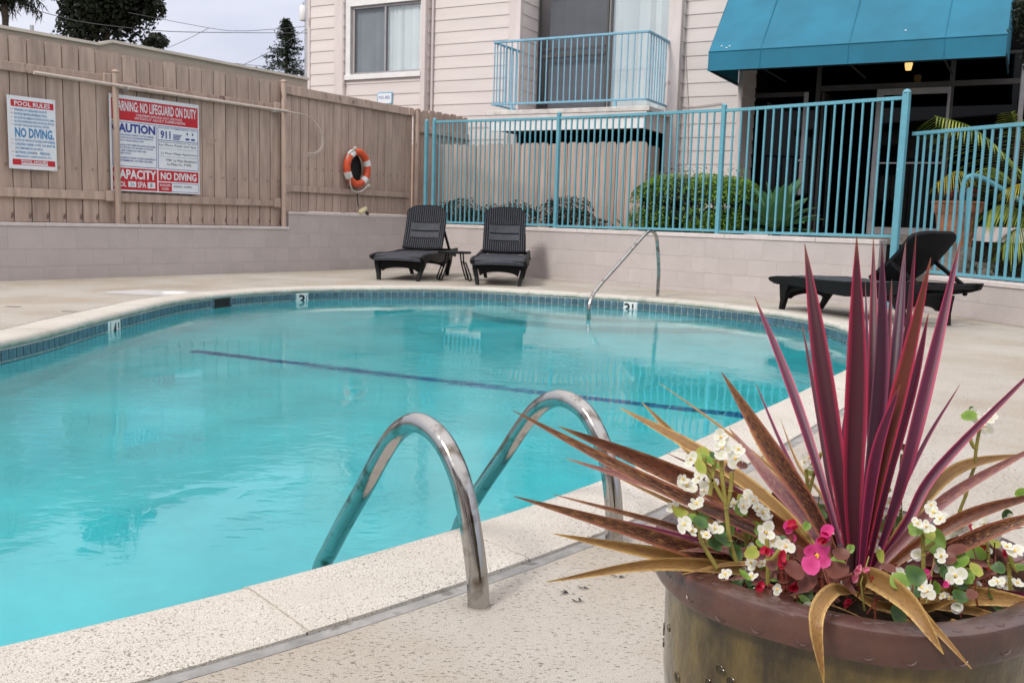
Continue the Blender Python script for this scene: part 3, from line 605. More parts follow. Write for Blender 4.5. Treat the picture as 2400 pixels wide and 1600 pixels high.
for k, s in enumerate(body):
    if s: text('lettering', s, bx(.04, (.47, .46, .36, 0, .485, .46, .38, .22, 0, .485, .45)[k], z, z + .019), 'signn', s2, yt, .006)
    z += .029 if s else .018
text('lettering', '911', bx(.545, .66, .325, .41), 'signn', s2, yt, .03); text('lettering', 'IN CASE OF EMERGENCY CALL', bx(.53, .97, .287, .303), 'signn', s2, yt, .005)
for k in range(4): band_(s2, *bx(.69, .79 - .01 * k, .355 + k * .016, .363 + k * .016), 'signn', yt)
for a in (.835, .90): band_(s2, *bx(a, a + .045, .385, .405), 'signn', yt); band_(s2, *bx(a + .012, a + .028, .325, .35), 'signn', yt)
band_(s2, *bx(.515, .985, .425, .430), 'signn', yt)
for s, c, d, a, b_ in (('Emergency Number for this pool', .44, .455, .53, .97), ('La Mesa Pool and Spa', .465, .495, .53, .96), ('La Mesa Village Apartments', .555, .582, .55, .97), ('7900  La Mesa Boulevard', .625, .652, .60, .96), ('La Mesa Ca  91942', .668, .695, .62, .90)):
    text('lettering', s, bx(a, b_, c, d), 'ink', s2, yt)
for c in (.515, .60): band_(s2, *bx(.53, .975, c, c + .0025), 'galv', yt)
band_(s2, *bx(.02, .50, .755, .985), 'red'); band_(s2, *bx(.515, .985, .755, .875), 'red')
text('lettering', 'CAPACITY', bx(.024, .49, .77, .87), 'signw', s2, yt, .03); text('lettering', 'NO DIVING', bx(.54, .96, .775, .858), 'signw', s2, yt, .03)
text('lettering', 'POOL', bx(.025, .16, .90, .955), 'signw', s2, yt, .02); text('lettering', 'SPA', bx(.28, .375, .895, .96), 'signw', s2, yt, .02)
band_(s2, *bx(.18, .265, .895, .955), 'signw', yt); band_(s2, *bx(.39, .475, .895, .96), 'signw', yt); text('lettering', '26', bx(.20, .245, .908, .94), 'ink', s2, yt - .0015); text('lettering', '8', bx(.42, .443, .905, .948), 'ink', s2, yt - .0015)
outline(s2, *bx(.515, .985, .89, .985), 'signn', .004); band_(s2, *bx(.515, .665, .889, .986), 'red', yt); text('lettering', 'POOL/SPA', bx(.53, .65, .905, .93), 'signw', s2, yt - .0015, .02); text('lettering', 'HOURS', bx(.55, .63, .945, .968), 'signw', s2, yt - .0015, .02)
text('lettering', '8:00AM - 8:00PM', bx(.69, .90, .915, .935), 'ink', s2, yt)
hk = ft('wall_hook', 'small bent hook on the fence board right of the warning sign', 'hook', FL)
a = FL.px(484, 325, .1); part('hook', MB().tube([(a[0] - .03, .1, a[1] + .12), (a[0] - .02, .09, a[1] + .02), (a[0], .075, a[1] - .06), (a[0] + .07, .065, a[1] - .07), (a[0] + .13, .06, a[1] + .0)], .008, 6), 'wood', hk, True)
# rescue pole with its crook
rp_ = ft('rescue_pole', 'long pale rescue pole with a looped crook hung along the fence rail', 'pole', FL)
part('pole', MB().tube([(.455, -.02, 2.345), (2.4, -.02, 2.325), (4.15, -.02, 2.315)], .021, 10), 'pole', rp_, True)
cpts = [(4.1, 2.312), (4.42, 2.305), (4.62, 2.25), (4.78, 2.12), (4.85, 1.97), (4.83, 1.86), (4.75, 1.78), (4.62, 1.72), (4.48, 1.71), (4.44, 1.725)]
part('crook', MB().tube([(a, -.02 + .03 * math.sin(i), b) for i, (a, b) in enumerate([(p.x, p.y) for p in crom([(a, b, 0) for a, b in cpts], 4)])] if False else [(p.x, -.02, p.y) for p in crom([(a, b, 0) for a, b in cpts], 5)], .010, 8), 'pole', rp_, True)
part('crook', MB().tube([(p.x, -.05, p.y) for p in crom([(4.62, 2.23, 0), (4.76, 2.08, 0), (4.79, 1.93, 0), (4.74, 1.82, 0), (4.62, 1.755, 0), (4.50, 1.745, 0)], 5)], .009, 8), 'pole', rp_, True)
for s in (1.60, 3.95): part('pole_hook', MB().tube([(s, .10, 2.30), (s, -.02, 2.285), (s, -.06, 2.31), (s, -.055, 2.34)], .008, 6), 'galv', rp_, True)
# life ring
lr = ft('life_ring', 'orange life ring with four white bands and rope, hung on the fence', 'life ring', FL)
cx, cz, R_, r_ = 5.60, 1.60, .225, .057
def torus(a0, a1, rr, n=10, full=False):
    k = max(4, int(abs(a1 - a0) / (2 * math.pi) * 64)); pts = [(cx + R_ * math.cos(a0 + (a1 - a0) * i / k), .02, cz + R_ * 1.12 * math.sin(a0 + (a1 - a0) * i / k)) for i in range(k + (0 if full else 1))]
    return MB().tube(pts, rr, 14, closed=full, caps=not full)
part('ring', torus(0, 2 * math.pi, r_, full=True), 'orange', lr, True)
for a in (125, 20, -48, -152): part('band', torus(math.radians(a - 11), math.radians(a + 11), r_ + .004), 'white', lr, True)
part('rope', MB().tube([(cx - .26, -.01, cz - .07), (cx - .22, -.04, cz - .13), (cx - .20, -.03, cz - .27), (cx - .15, -.03, cz - .36), (cx - .05, -.03, cz - .385), (cx + .06, -.03, cz - .36), (cx + .15, -.03, cz - .30), (cx + .19, -.03, cz - .26)], .011, 8), 'rope', lr, True)
part('rope', MB().tube([(cx - .25, .0, cz + .12), (cx - .22, -.01, cz + .2), (cx - .13, -.03, cz + .28), (cx - .09, -.03, cz + .29)], .011, 8), 'rope', lr, True)
part('hanger', MB().lathe([(.16, 0), (.17, .03), (.16, .04)], (0, 0, 0), 24).lathe([(.0, .0), (.16, .0)], (0, 0, 0), 24), 'rubber', lr, True).matrix_local = Matrix.Translation((cx, .125, cz - .02)) @ Matrix.Rotation(math.pi / 2, 4, 'X') @ Matrix.Scale(1.5, 4, (0, 1, 0))
part('knot', MB().lathe([(0, -.03), (.026, -.015), (.03, 0), (.026, .015), (0, .03)], (cx - .10, -.03, cz + .30), 12), 'rope', lr, True); part('knot', MB().lathe([(0, -.03), (.02, -.015), (.024, 0), (.02, .015), (0, .03)], (cx + .21, -.03, cz - .27), 12), 'rope', lr, True)
part('cord', MB().tube([(cx - .04, -.02, cz - .38), (cx - .03, -.02, cz - .45), (cx + .03, .03, cz - .56), (cx + .06, .04, cz - .61)], .010, 6), 'wire', lr, True)
fl = MB().lathe([(0, -.10), (.03, -.085), (.042, -.04), (.042, .04), (.03, .085), (0, .10)], (0, 0, 0), 14); o = part('float', fl, 'float', lr, True); o.matrix_local = Matrix.Translation((cx + .11, .0, cz - .665)) @ Matrix.Rotation(math.radians(62), 4, 'Y')
o = part('float_cap', MB().lathe([(0, -.02), (.03, -.012), (.034, .01), (0, .02)], (0, 0, 0), 12), 'bark', lr, True); o.matrix_local = Matrix.Translation((cx + .20, -.01, cz - .71)) @ Matrix.Rotation(math.radians(62), 4, 'Y')
# ================================================================== BLUE FENCES
def baluster(mb_h, w=.021): return MB().box(-w / 2, w / 2, -w / 2, w / 2, 0, mb_h).mesh('picket', 'blue', bevel=.002)
bf = ft('blue_metal_fence', 'long blue metal picket fence along the top of the block wall behind the pool', 'fence', FR)
FY = .07
posts = [(-2.50, 2.45), (-2.30, 2.46), (.46, 2.405), (3.225, 2.345)]
for s, zt in posts:
    z0 = .757
    part('post', MB().box(s - .027, s + .027, FY - .027, FY + .027, z0, zt), 'blue', bf, bevel=.004)
    part('post_cap', MB().lathe([(.033, 0), (.033, .008), (.02, .026), (0, .034)], (s, FY, zt - .001), 12), 'blue', bf, True)
s_ = 5.50; part('post', MB().box(s_ - .036, s_ + .036, FY - .036, FY + .036, .0, 2.345), 'blue', bf, bevel=.005)
part('post_cap', MB().lathe([(.045, 0), (.045, .01), (.03, .032), (0, .042)], (s_, FY, 2.344), 12), 'blue', bf, True)
segs = [(-2.27, .43, 2.445, 2.36), (.49, 3.195, 2.36, 2.312), (3.255, 5.46, 2.305, 2.31)]
for a, b, za, zb in segs:
    for z0, z1, h in ((za, zb, .038), (.800, .812, .032)):
        mb = MB().add([(a, FY - .016, z0 - h), (b, FY - .016, z1 - h), (b, FY + .016, z1 - h), (a, FY + .016, z0 - h), (a, FY - .016, z0), (b, FY - .016, z1), (b, FY + .016, z1), (a, FY + .016, z0)],
                      [(3, 2, 1, 0), (4, 5, 6, 7), (0, 1, 5, 4), (1, 2, 6, 5), (2, 3, 7, 6), (3, 0, 4, 7)]); part('rail', mb, 'blue', bf, bevel=.003)
    n = round((b - a) / .1088); me = baluster(1.0)
    for k in range(1, n):
        s = a + (b - a) * k / n; zt = za + (zb - za) * k / n - .037; piece('picket', me, bf, (s, FY, .795), (0, 0, 0), (1, 1, zt - .795))
gf = ft('blue_metal_fence', 'shorter blue metal picket fence beside the steps at the right edge', 'fence', FG)
GY = .10
for z, h in ((.437, .032), (1.93, .038)):
    za = z + (.02 if z > 1 else .008); a, b = -.98, 5.0
    mb = MB().add([(a, GY - .016, za - h), (b, GY - .016, z - .12 * (z > 1) - h), (b, GY + .016, z - .12 * (z > 1) - h), (a, GY + .016, za - h), (a, GY - .016, za), (b, GY - .016, z - .12 * (z > 1)), (b, GY + .016, z - .12 * (z > 1)), (a, GY + .016, za)],
                  [(3, 2, 1, 0), (4, 5, 6, 7), (0, 1, 5, 4), (1, 2, 6, 5), (2, 3, 7, 6), (3, 0, 4, 7)]); part('rail', mb, 'blue', gf, bevel=.003)
me = baluster(1.47)
for k in range(1, 50): piece('picket', me, gf, (-1.0 + k * .113, GY, .425), (0, 0, 0), (1, 1, (1.93 - .12 * k * .113 / 6 + .02 - .037 - .425) / 1.47))
part('post', MB().box(2.9, 2.95, GY - .025, GY + .025, .395, 1.95), 'blue', gf)
# ================================================================== BUILDING
bl = ft('apartment_building', 'two storey pale pink lap sided building with a blue railed balcony and dark glass entrance', 'building', FB)
EXP = .2165
def plank_mesh(L): return MB().prism([(-.004, .0), (-.016, .0), (-.016, .012), (-.004, EXP + .01), (.006, EXP + .01), (.006, 0)], 'x', 0, L).mesh('siding_plank', 'siding')
def siding(s0, s1, y, z0, z1, shared=None):
    me = plank_mesh(s1 - s0)
    for k in range(math.floor((z0 - 4.665) / EXP), math.ceil((z1 - 4.665) / EXP)):
        zk = 4.665 + k * EXP; za, zb = max(zk, z0), min(zk + EXP, z1)
        if zb - za < .01: continue
        if za == zk and zb == zk + EXP: piece('siding_plank', me, bl, (s0, y, zk))
        else:
            ta = -.016 + .012 * (za - zk) / EXP; tb = -.016 + .012 * (zb - zk) / EXP
            piece('siding_plank', MB().prism([(ta + .012, 0), (ta, 0), (tb, zb - za), (.006, zb - za), (.006, 0)], 'x', 0, s1 - s0).mesh('siding_plank', 'siding'), bl, (s0, y, za))
def sidewall(s, y0, y1, z0, z1):      # planks on a face turned to the right
    me = MB().prism([(.004, .0), (.016, .0), (.016, .012), (.004, EXP + .01), (-.006, EXP + .01), (-.006, 0)], 'y', 0, y1 - y0).mesh('siding_plank', 'siding')
    for k in range(math.ceil((z0 - 4.665) / EXP) - 1, int((z1 - 4.665) / EXP) + 1): piece('siding_plank', me, bl, (s, y0, 4.665 + k * EXP))
def B(x, y, o=0): return FB.px(x, y, o)
ZT = 5.9
YW = -.13       # window bay proud of the main face
def wl_(nm, x0, x1, y0, y1, z0, z1, m='dark'): return part(nm, MB().box(x0, x1, y0, y1, z0, z1), m, bl)
wx0, wx1 = B(824, 100, YW)[0], B(988, 100, YW)[0]; wz1 = B(900, 11, YW)[1]; wz0 = B(823, 176, YW)[1]
# sheathing behind the planks
cL = B(720, 100, YW - .08)[0]; tA = B(783, 100, YW - .1)[0]; tB = B(803, 100, YW - .1)[0]
wl_('wall', cL + .02, wx0 + .05, YW + .02, 5, .6, ZT, 'siding'); wl_('wall', wx0 + .05, wx1 - .05, YW + .02, 5, .6, wz0 - .06, 'siding'); wl_('wall', wx0 + .05, wx1 - .05, YW + .9, 5, wz0 - .06, ZT, 'dark')
wl_('wall', wx1 - .05, -.94, YW + .02, 5, .6, ZT, 'siding'); wl_('wall', -.94, .93, .02, 5, .6, ZT, 'siding')
siding(cL + .07, tA - .004, YW - .05, .7, ZT); siding(tB + .015, wx1, YW, .7, wz0 - .107); siding(tB + .015, wx0 - .117, YW, wz0 - .105, ZT); siding(wx0 - .11, wx1, YW, wz1 + .165, ZT); siding(-.93, .74, 0, .7, ZT)
def trim(x0, x1, y0, y1, z0, z1, nm='trim_board', m='trim'): return part(nm, MB().box(x0, x1, y0, y1, z0, z1), m, bl, bevel=.006)
trim(cL, cL + .065, YW - .08, YW + .02, .6, ZT)
trim(tA, tB, YW - .10, YW + .02, .6, ZT); trim(wx1 + .02, -.94, YW - .055, YW + .02, .6, ZT)
sidewall(-.935, YW + .022, -.002, .7, ZT); sidewall(tB + .002, YW - .09, YW + .0, .7, ZT)
part('drain_pipe', MB().tube([(-.865, -.05, .7), (-.865, -.05, ZT)], .022, 8), 'trim', bl, True)
# window
wf = part('window', MB().box(wx0 - .115, wx0 - .002, YW - .045, YW + .03, wz0 - .1, ZT - .4).box(wx1 + .001, wx1 + .019, YW - .045, YW + .03, wz0 - .1, ZT - .4), 'white', bl, bevel=.004)
part('sill', MB().box(wx0 - .13, wx1 + .018, YW - .065, YW + .03, wz0 - .105, wz0 - .008), 'white', wf, bevel=.006)
part('head_trim', MB().box(wx0 - .11, wx1 + .018, YW - .048, YW + .03, wz1 + .008, wz1 + .16), 'white', wf, bevel=.004)
wm_ = (wx0 + wx1) / 2 - .02
part('frame', MB().box(wx0, wx0 + .035, YW + .01, YW + .06, wz0, wz1).box(wx1 - .035, wx1, YW + .01, YW + .06, wz0, wz1).box(wx0 + .035, wx1 - .035, YW + .01, YW + .06, wz0, wz0 + .035).box(wx0 + .035, wx1 - .035, YW + .01, YW + .06, wz1 - .035, wz1).box(wm_ - .018, wm_ + .018, YW + .005, YW + .062, wz0 + .035, wz1 - .035), 'alu', wf, bevel=.002)
def glass(name, tint, refl=.06, rough=.02):
    m, t, b, o = newmat(name); t.nodes.remove(b); lw_ = nd(t, 'ShaderNodeLayerWeight'); lw_.inputs[0].default_value = .5; pw = nd(t, 'ShaderNodeMath', operation='POWER'); t.links.new(lw_.outputs['Facing'], pw.inputs[0]); pw.inputs[1].default_value = 5; fr = nd(t, 'ShaderNodeMath', operation='MULTIPLY_ADD'); t.links.new(pw.outputs[0], fr.inputs[0]); fr.inputs[1].default_value = .9; fr.inputs[2].default_value = .035
    tr = nd(t, 'ShaderNodeBsdfTransparent'); tr.inputs[0].default_value = (*tint, 1); g = nd(t, 'ShaderNodeBsdfGlossy'); g.inputs['Roughness'].default_value = rough
    ma = nd(t, 'ShaderNodeMath', operation='ADD'); ma.inputs[1].default_value = refl; ma.use_clamp = True; t.links.new(fr.outputs[0], ma.inputs[0])
    mx = nd(t, 'ShaderNodeMixShader'); t.links.new(ma.outputs[0], mx.inputs[0]); t.links.new(tr.outputs[0], mx.inputs[1]); t.links.new(g.outputs[0], mx.inputs[2]); t.links.new(mx.outputs[0], o.inputs[0]); M[name] = m
glass('clear_glass', (.96, .98, .98)); glass('screened_glass', (.72, .74, .76), .0, .3); glass('tinted_glass', (.10, .10, .10), -.015)
part('pane', MB().box(wx0 + .035, wm_ - .018, YW + .030, YW + .036, wz0 + .035, wz1 - .035), 'screened_glass', wf, label='window pane behind a grey insect screen'); part('pane', MB().box(wm_ + .018, wx1 - .035, YW + .040, YW + .046, wz0 + .035, wz1 - .035), 'clear_glass', wf)
M['blind'] = mat('white_vertical_blind', (.84, .88, .90), .6, var=.04, scale=2); M['blindg'] = mat('shaded_blind', (.86, .87, .88), .7, var=.06, scale=2)
def blinds(x0, x1, y, z0, z1, par, m='blind', w=.085):
    mb = MB(); x = x0
    while x < x1 - w * .4:
        a = .45 + random.uniform(-.3, .3); mb.add([(x, y, z0), (x + w * .98, y + w * a, z0), (x + w * .98, y + w * a, z1), (x, y, z1)], [(0, 1, 2, 3)]); x += w
    return part('blinds', mb, m, par)
blinds(wx0 + .02, wm_, YW + .07, wz0, wz1, wf, 'blindg'); blinds(wm_ - .02, wx1, YW + .07, wz0, wz1, wf)
# balcony recess
RY = .62
bx0, bx1 = .965, B(1566, 100, -.0)[0]
trim(.735, .963, -.05, .03, .6, ZT); bx1 = B(1568, 120, .05)[0]; tx1 = B(1598, 120, .05)[0]
trim(bx1, tx1, -.05, .03, .6, ZT)
wl_('wall', .93, .955, .03, RY + .8, .6, ZT, 'siding'); sidewall(.956, .032, RY, 2.78, ZT)
wl_('wall', bx1, tx1 - .001, .03, .8, .6, ZT, 'siding')
doorx0 = B(1268, 120, RY)[0] ; mid = B(1425, 120, RY)[0]
wl_('wall', .956, doorx0 - .1, RY, RY + .1, 2.7, ZT, 'trim')
trim(doorx0 - .24, doorx0 - .105, RY - .03, RY + .02, 2.72, ZT); 
dz0 = 2.80; dz1 = 4.95
dr = part('sliding_door', MB().box(doorx0 - .10, doorx0 - .055, RY, RY + .08, dz0, dz1).box(bx1 - .06, bx1 - .01, RY, RY + .08, dz0, dz1).box(doorx0 - .055, bx1 - .06, RY, RY + .08, dz0 - .03, dz0 + .02).box(doorx0 - .055, bx1 - .06, RY, RY + .08, dz1 - .05, dz1), 'alu', bl, bevel=.003)
part('stile', MB().box(mid - .045, mid - .01, RY + .0, RY + .035, dz0 + .02, dz1 - .05).box(mid + .012, mid + .05, RY + .045, RY + .078, dz0 + .02, dz1 - .05), 'alud', dr)
part('screen_rail', MB().box(doorx0 - .05, mid - .05, RY - .015, RY + .01, 3.78, 3.83).box(doorx0 - .05, mid - .05, RY - .015, RY + .01, 3.90, 3.94).box(doorx0 - .05, doorx0 - .02, RY - .015, RY + .01, dz0 + .02, dz1 - .05), 'alud', dr)
glass('door_screen', (.60, .61, .63), .0, .4)
part('pane', MB().box(doorx0 - .05, mid - .05, RY + .014, RY + .02, dz0 + .02, dz1 - .05), 'door_screen', dr); part('pane', MB().box(mid + .05, bx1 - .06, RY + .055, RY + .061, dz0 + .02, dz1 - .05), 'clear_glass', dr)
blinds(doorx0 + .12, mid, RY + .10, dz0, dz1, dr, 'blindg', .10); blinds(mid + .02, bx1 - .02, RY + .10, dz0, dz1, dr, 'blind', .10)
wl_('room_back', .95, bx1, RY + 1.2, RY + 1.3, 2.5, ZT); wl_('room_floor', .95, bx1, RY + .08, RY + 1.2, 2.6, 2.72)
wl_('patio_back', .97, bx1, 1.9, 2.0, .6, 2.58); wl_('patio_side', .958, .968, .1, 1.9, .6, 2.58); wl_('patio_ceiling', .97, bx1, .03, 1.9, 2.56, 2.58)  # near-black patio recess: deep shade under the balcony put into the colour
# balcony slab (Y out towards the pool)
BO = -.97
sx0, sx1 = B(1147, 268, -1.0)[0], B(1518, 255, -1.0)[0]
slb = part('balcony_slab', MB().box(sx0 - .06, sx1 + .04, BO - .07, .6, 2.585, 2.66), 'slab', bl, bevel=.006)
part('fascia', MB().box(sx0 + .0, sx1 - .04, BO - .035, BO + .01, 2.325, 2.50), 'white', slb, bevel=.004); part('fascia', MB().box(sx0 - .02, sx1 + .0, BO - .06, BO - .0, 2.503, 2.583), 'trim', slb, bevel=.004)
part('fascia', MB().box(sx1 - .075, sx1 - .04, BO + .012, -.055, 2.325, 2.583), 'trim', slb, bevel=.004)
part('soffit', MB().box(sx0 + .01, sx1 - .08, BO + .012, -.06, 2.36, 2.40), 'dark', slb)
rl = part('balcony_railing', MB().box(.975, 3.72, BO - .02, BO + .02, 3.765, 3.80), 'blue2', bl, bevel=.004)
part('rail', MB().box(.955, 3.72, BO - .02, BO + .02, 2.755, 2.785), 'blue2', rl, bevel=.004)
RX0, RX1 = .985, 3.71
part('rail', MB().box(RX0 - .02, RX0 + .02, BO + .022, BO + .90, 3.765, 3.80), 'blue2', rl, bevel=.004); part('rail', MB().box(RX1 - .02, RX1 + .02, BO + .022, -.055, 3.765, 3.80), 'blue2', rl, bevel=.004)
part('rail', MB().box(RX0 - .02, RX0 + .02, BO + .022, BO + .90, 2.755, 2.785), 'blue2', rl, bevel=.004); part('rail', MB().box(RX1 - .02, RX1 + .02, BO + .022, -.055, 2.755, 2.785), 'blue2', rl, bevel=.004)
bme = MB().box(-.008, .008, -.008, .008, 2.785, 3.765).mesh('baluster', 'blue2')
for k in range(26): piece('baluster', bme, rl, (RX0 + .01 + (RX1 - RX0 - .02) * k / 25, BO, 0))
for k in range(1, 8): piece('baluster', bme, rl, (RX0, BO + .11 * k, 0)); piece('baluster', bme, rl, (RX1, BO + .115 * k, 0))
for s in (1.35, 3.20): part('foot', MB().box(s - .02, s + .02, BO - .015, BO + .015, 2.662, 2.757), 'blue2', rl)
# right hand face
rx1 = B(1733, 300, .15)[0]
wl_('wall', tx1 - .0, rx1 - .02, .19, 5, .6, ZT, 'siding'); sidewall(tx1 + .0, .032, .168, .7, ZT); siding(tx1 + .012, rx1 - .06, .17, .7, ZT)
trim(rx1 - .06, rx1 + .02, .13, .2, .6, ZT)
wl_('wall', rx1 - .02, rx1 + .0, .2, 1.0, .6, ZT, 'siding'); sidewall(rx1 + .002, .2, .98, .7, 3.2)
cab = part('wall_cable', MB().tube([(p.x, .13, p.y) for p in crom([B(1600, -20, .1) + (0,), B(1604, 120, .1) + (0,), B(1611, 260, .1) + (0,), B(1609, 380, .1) + (0,)], 5)], .009, 6), 'cablew', bl, True)
part('wall_cable', MB().tube([(p.x, .13, p.y) for p in crom([B(1593, -20, .1) + (0,), B(1592, 200, .1) + (0,), B(1596, 245, .1) + (0,), B(1620, 249, .1) + (0,), B(1660, 245, .1) + (0,), B(1690, 240, .1) + (0,)], 5)], .008, 6), 'cablew', bl, True)
# storefront entrance, set back under the awning
SY = .95
FZ = .80
def S(x, y): return FB.px(x, y, SY)
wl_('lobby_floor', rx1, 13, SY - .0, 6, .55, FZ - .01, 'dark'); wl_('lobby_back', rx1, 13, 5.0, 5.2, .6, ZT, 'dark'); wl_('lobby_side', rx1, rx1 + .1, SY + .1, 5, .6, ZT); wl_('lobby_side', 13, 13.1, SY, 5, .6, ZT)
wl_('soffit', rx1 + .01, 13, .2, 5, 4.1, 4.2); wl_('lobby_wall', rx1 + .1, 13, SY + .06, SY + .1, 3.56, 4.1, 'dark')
def bar(xa, xb, za, zb, m='alud', nm='mullion', y0=-.02, y1=.04): return part(nm, MB().box(xa, xb, SY + y0, SY + y1, za, zb), m, bl, bevel=.003)
zt_ = 3.54
zh = S(1915, 207)[1]
xs = [S(1760, 300)[0], S(1885, 300)[0], S(1912, 300)[0], S(2222, 300)[0], S(2388, 300)[0], S(2388, 300)[0] + 1.6, S(2388, 300)[0] + 3.2]
hw = .035
bar(xs[0] - hw, xs[0] + hw, FZ, zt_); 
bar(xs[1] - hw, xs[1] + hw, FZ + .6, 3.05, 'alu'); bar(xs[2] - hw, xs[2] + hw, FZ, zt_); bar(xs[3] - hw, xs[3] + hw, FZ, zt_); bar(xs[4] - hw, xs[4] + hw, FZ, zt_, 'alu'); bar(xs[5] - hw, xs[5] + hw, FZ, zt_); bar(xs[6] - hw, xs[6] + hw, FZ, zt_)
for i in (2, 3, 4, 5): bar(xs[i] + hw + .002, xs[i + 1] - hw - .002, zh - .05, zh + .03)
bar(xs[0] + hw + .002, xs[1] - hw - .002, zh - .12, zh - .05)
for i in (2, 3, 4, 5): bar(xs[i] + hw + .002, xs[i + 1] - hw - .002, zt_ - .05, zt_)
bar(xs[3] + hw, xs[6], FZ, FZ + .10, 'alu', 'sill')
M['darkpane'] = mat('dark_reflecting_glass', (.006, .006, .007), .03, var=.05, spec=.5)
for (a, b, za, zb) in ((xs[0], xs[1], FZ + .05, zh - .12), (xs[0], xs[1], zh - .05, zt_), (xs[1], xs[2], FZ, zt_), (xs[2], xs[3], zh + .03, zt_ - .05), (xs[3], xs[4], FZ + .1, zh - .05), (xs[3], xs[4], zh + .03, zt_ - .05), (xs[4], xs[5], FZ + .1, zh - .05), (xs[4], xs[5], zh + .03, zt_ - .05), (xs[5], xs[6], FZ + .1, zt_)):
    part('pane', MB().box(a + hw + .001, b - hw - .001, SY + .008, SY + .014, za, zb), 'tinted_glass', bl)
# the two doors: left leaf stands open (its stile), right leaf closed
d0, d1 = S(2050, 400)[0], S(2216, 400)[0] - .02
door = part('entrance_door', MB().box(d0 - .05, d0 + .045, SY - .03, SY + .02, FZ + .005, zh - .055).box(d1 - .04, d1 + .0, SY - .03, SY + .02, FZ + .005, zh - .055).box(d0 + .045, d1 - .04, SY - .03, SY + .02, zh - .15, zh - .055).box(d0 + .045, d1 - .04, SY - .03, SY + .02, FZ + .005, FZ + .12), 'alu', bl, bevel=.003)
part('pane', MB().box(d0 + .046, d1 - .041, SY - .008, SY - .002, FZ + .12, zh - .15), 'tinted_glass', door)
zz = S(2060, 383)[1]; part('push_bar', MB().box(d0 + .0, d1 - .02, SY - .075, SY - .045, zz - .012, zz + .012), 'alu', door, bevel=.003); part('lock', MB().lathe([(.018, 0), (.018, .02), (0, .02)], (0, 0, 0), 10), 'galv', door).matrix_local = Matrix.Translation((d0, SY - .03, zz - .32)) @ Matrix.Rotation(math.pi / 2, 4, 'X')
od = part('open_door', MB().prism([(SY + .05, FZ), (SY + .95, FZ), (SY + .95, zh - .06), (SY + .05, zh - .06), (SY + .05, FZ + .1), (SY + .13, FZ + .1), (SY + .13, zh - .15), (SY + .87, zh - .15), (SY + .87, FZ + .1), (SY + .05, FZ + .09)], 'x', xs[2] + .05, xs[2] + .09), 'alud', bl); part('handle', MB().box(S(1872, 374)[0], S(1888, 374)[0], SY - .05, SY - .02, S(1880, 377)[1] - .012, S(1880, 377)[1] + .02), 'white', od, bevel=.006)
part('threshold', MB().box(xs[0] - .1, 13, .25, SY + .06, FZ - .14, FZ - .012), 'cap', bl, bevel=.004)
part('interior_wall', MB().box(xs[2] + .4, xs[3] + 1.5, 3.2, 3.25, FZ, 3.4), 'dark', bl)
M['lamp'] = mat('lamp_glass', (.8, .6, .3), .4, var=0, emit=((1, .62, .22), .8))
lp = part('ceiling_lamp', MB().lathe([(.05, 0), (.055, -.04), (.04, -.12), (0, -.13)], (0, 0, 0), 14), 'lamp', bl, True); q = FB.px(2130, 150, .3); lp.location = (q[0], .3, q[1] + .03)
# little notice fixed below the window
q = B(904, 228, YW); nt_ = part('notice', MB().box(q[0] - .18, q[0] + .18, YW - .035, YW - .018, q[1] - .14, q[1] + .09), 'blue2', bl, bevel=.01); part('notice_face', MB().box(q[0] - .155, q[0] + .155, YW - .038, YW - .036, q[1] - .12, q[1] + .065), 'signw', nt_)
nf = text('lettering', 'POOL AREA', (q[0] - .13, q[0] + .13, q[1] - .04, q[1] + .02), 'signn', nt_, YW - .0395)
# awning
aw = ft('awning', 'teal canvas awning with a straight valance over the entrance', 'awning', FB)
AO = -1.5; ax0, ax1 = 4.83, 8.64; zb_, zv, ztp, ay = 3.062, 3.32, 4.9, .12
slope = MB()
slope_top = 5.1
ns = 4
edges_x = [ax0] + [FB.px(x, y, -1.5)[0] for x, y in ((1783, 112), (1990, 100), (2215, 92))] + [ax1]
for i in range(4):
    a, b = edges_x[i] + .003, edges_x[i + 1] - .003
    mb = MB(); nx, ny = 4, 8; v = []; f = []
    for j in range(ny + 1):
        tt = j / ny
        for k in range(nx + 1): v.append((a + (b - a) * k / nx, AO + (ay - AO) * tt, zv + (slope_top - zv) * tt - .012 * math.sin(math.pi * tt) * (1 + .4 * math.sin(k * 2.2 + i))))
    for j in range(ny):
        for k in range(nx): f.append((j * (nx + 1) + k, j * (nx + 1) + k + 1, (j + 1) * (nx + 1) + k + 1, (j + 1) * (nx + 1) + k))
    part('canvas_panel', mb.add(v, f), 'awning', aw, True)
    part('valance', MB().add([(a, AO - .002, zv), (b, AO - .002, zv), (b, AO + .004, zb_), (a, AO + .004, zb_)], [(0, 1, 2, 3)]), 'awning', aw)
    if i: part('seam', MB().tube([(edges_x[i], AO, zv + .001), (edges_x[i], ay, slope_top)], .006, 4).tube([(edges_x[i], AO - .003, zb_), (edges_x[i], AO - .003, zv)], .004, 4), 'awning', aw)
for x in (ax0 + .002, ax1 - .002): part('side_panel', MB().add([(x, AO, zb_), (x, AO, zv), (x, ay, slope_top), (x, ay, zb_)], [(0, 1, 2, 3)]), 'awning', aw)
part('hem', MB().tube([(ax0, AO - .004, zv + .004), (ax1, AO - .004, zv + .004)], .008, 6).tube([(ax0, AO - .002, zb_), (ax1, AO - .002, zb_)], .007, 6), 'awning', aw)
for x in edges_x: part('frame_bar', MB().tube([(x, AO + .02, zb_ + .02), (x, ay, zb_ + .04)], .014, 6), 'dark', aw)
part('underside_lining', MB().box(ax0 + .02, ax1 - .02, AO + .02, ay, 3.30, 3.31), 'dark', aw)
M['dropping'] = mat('white_dropping', (.8, .85, .85), .7, var=0)
q = MB()
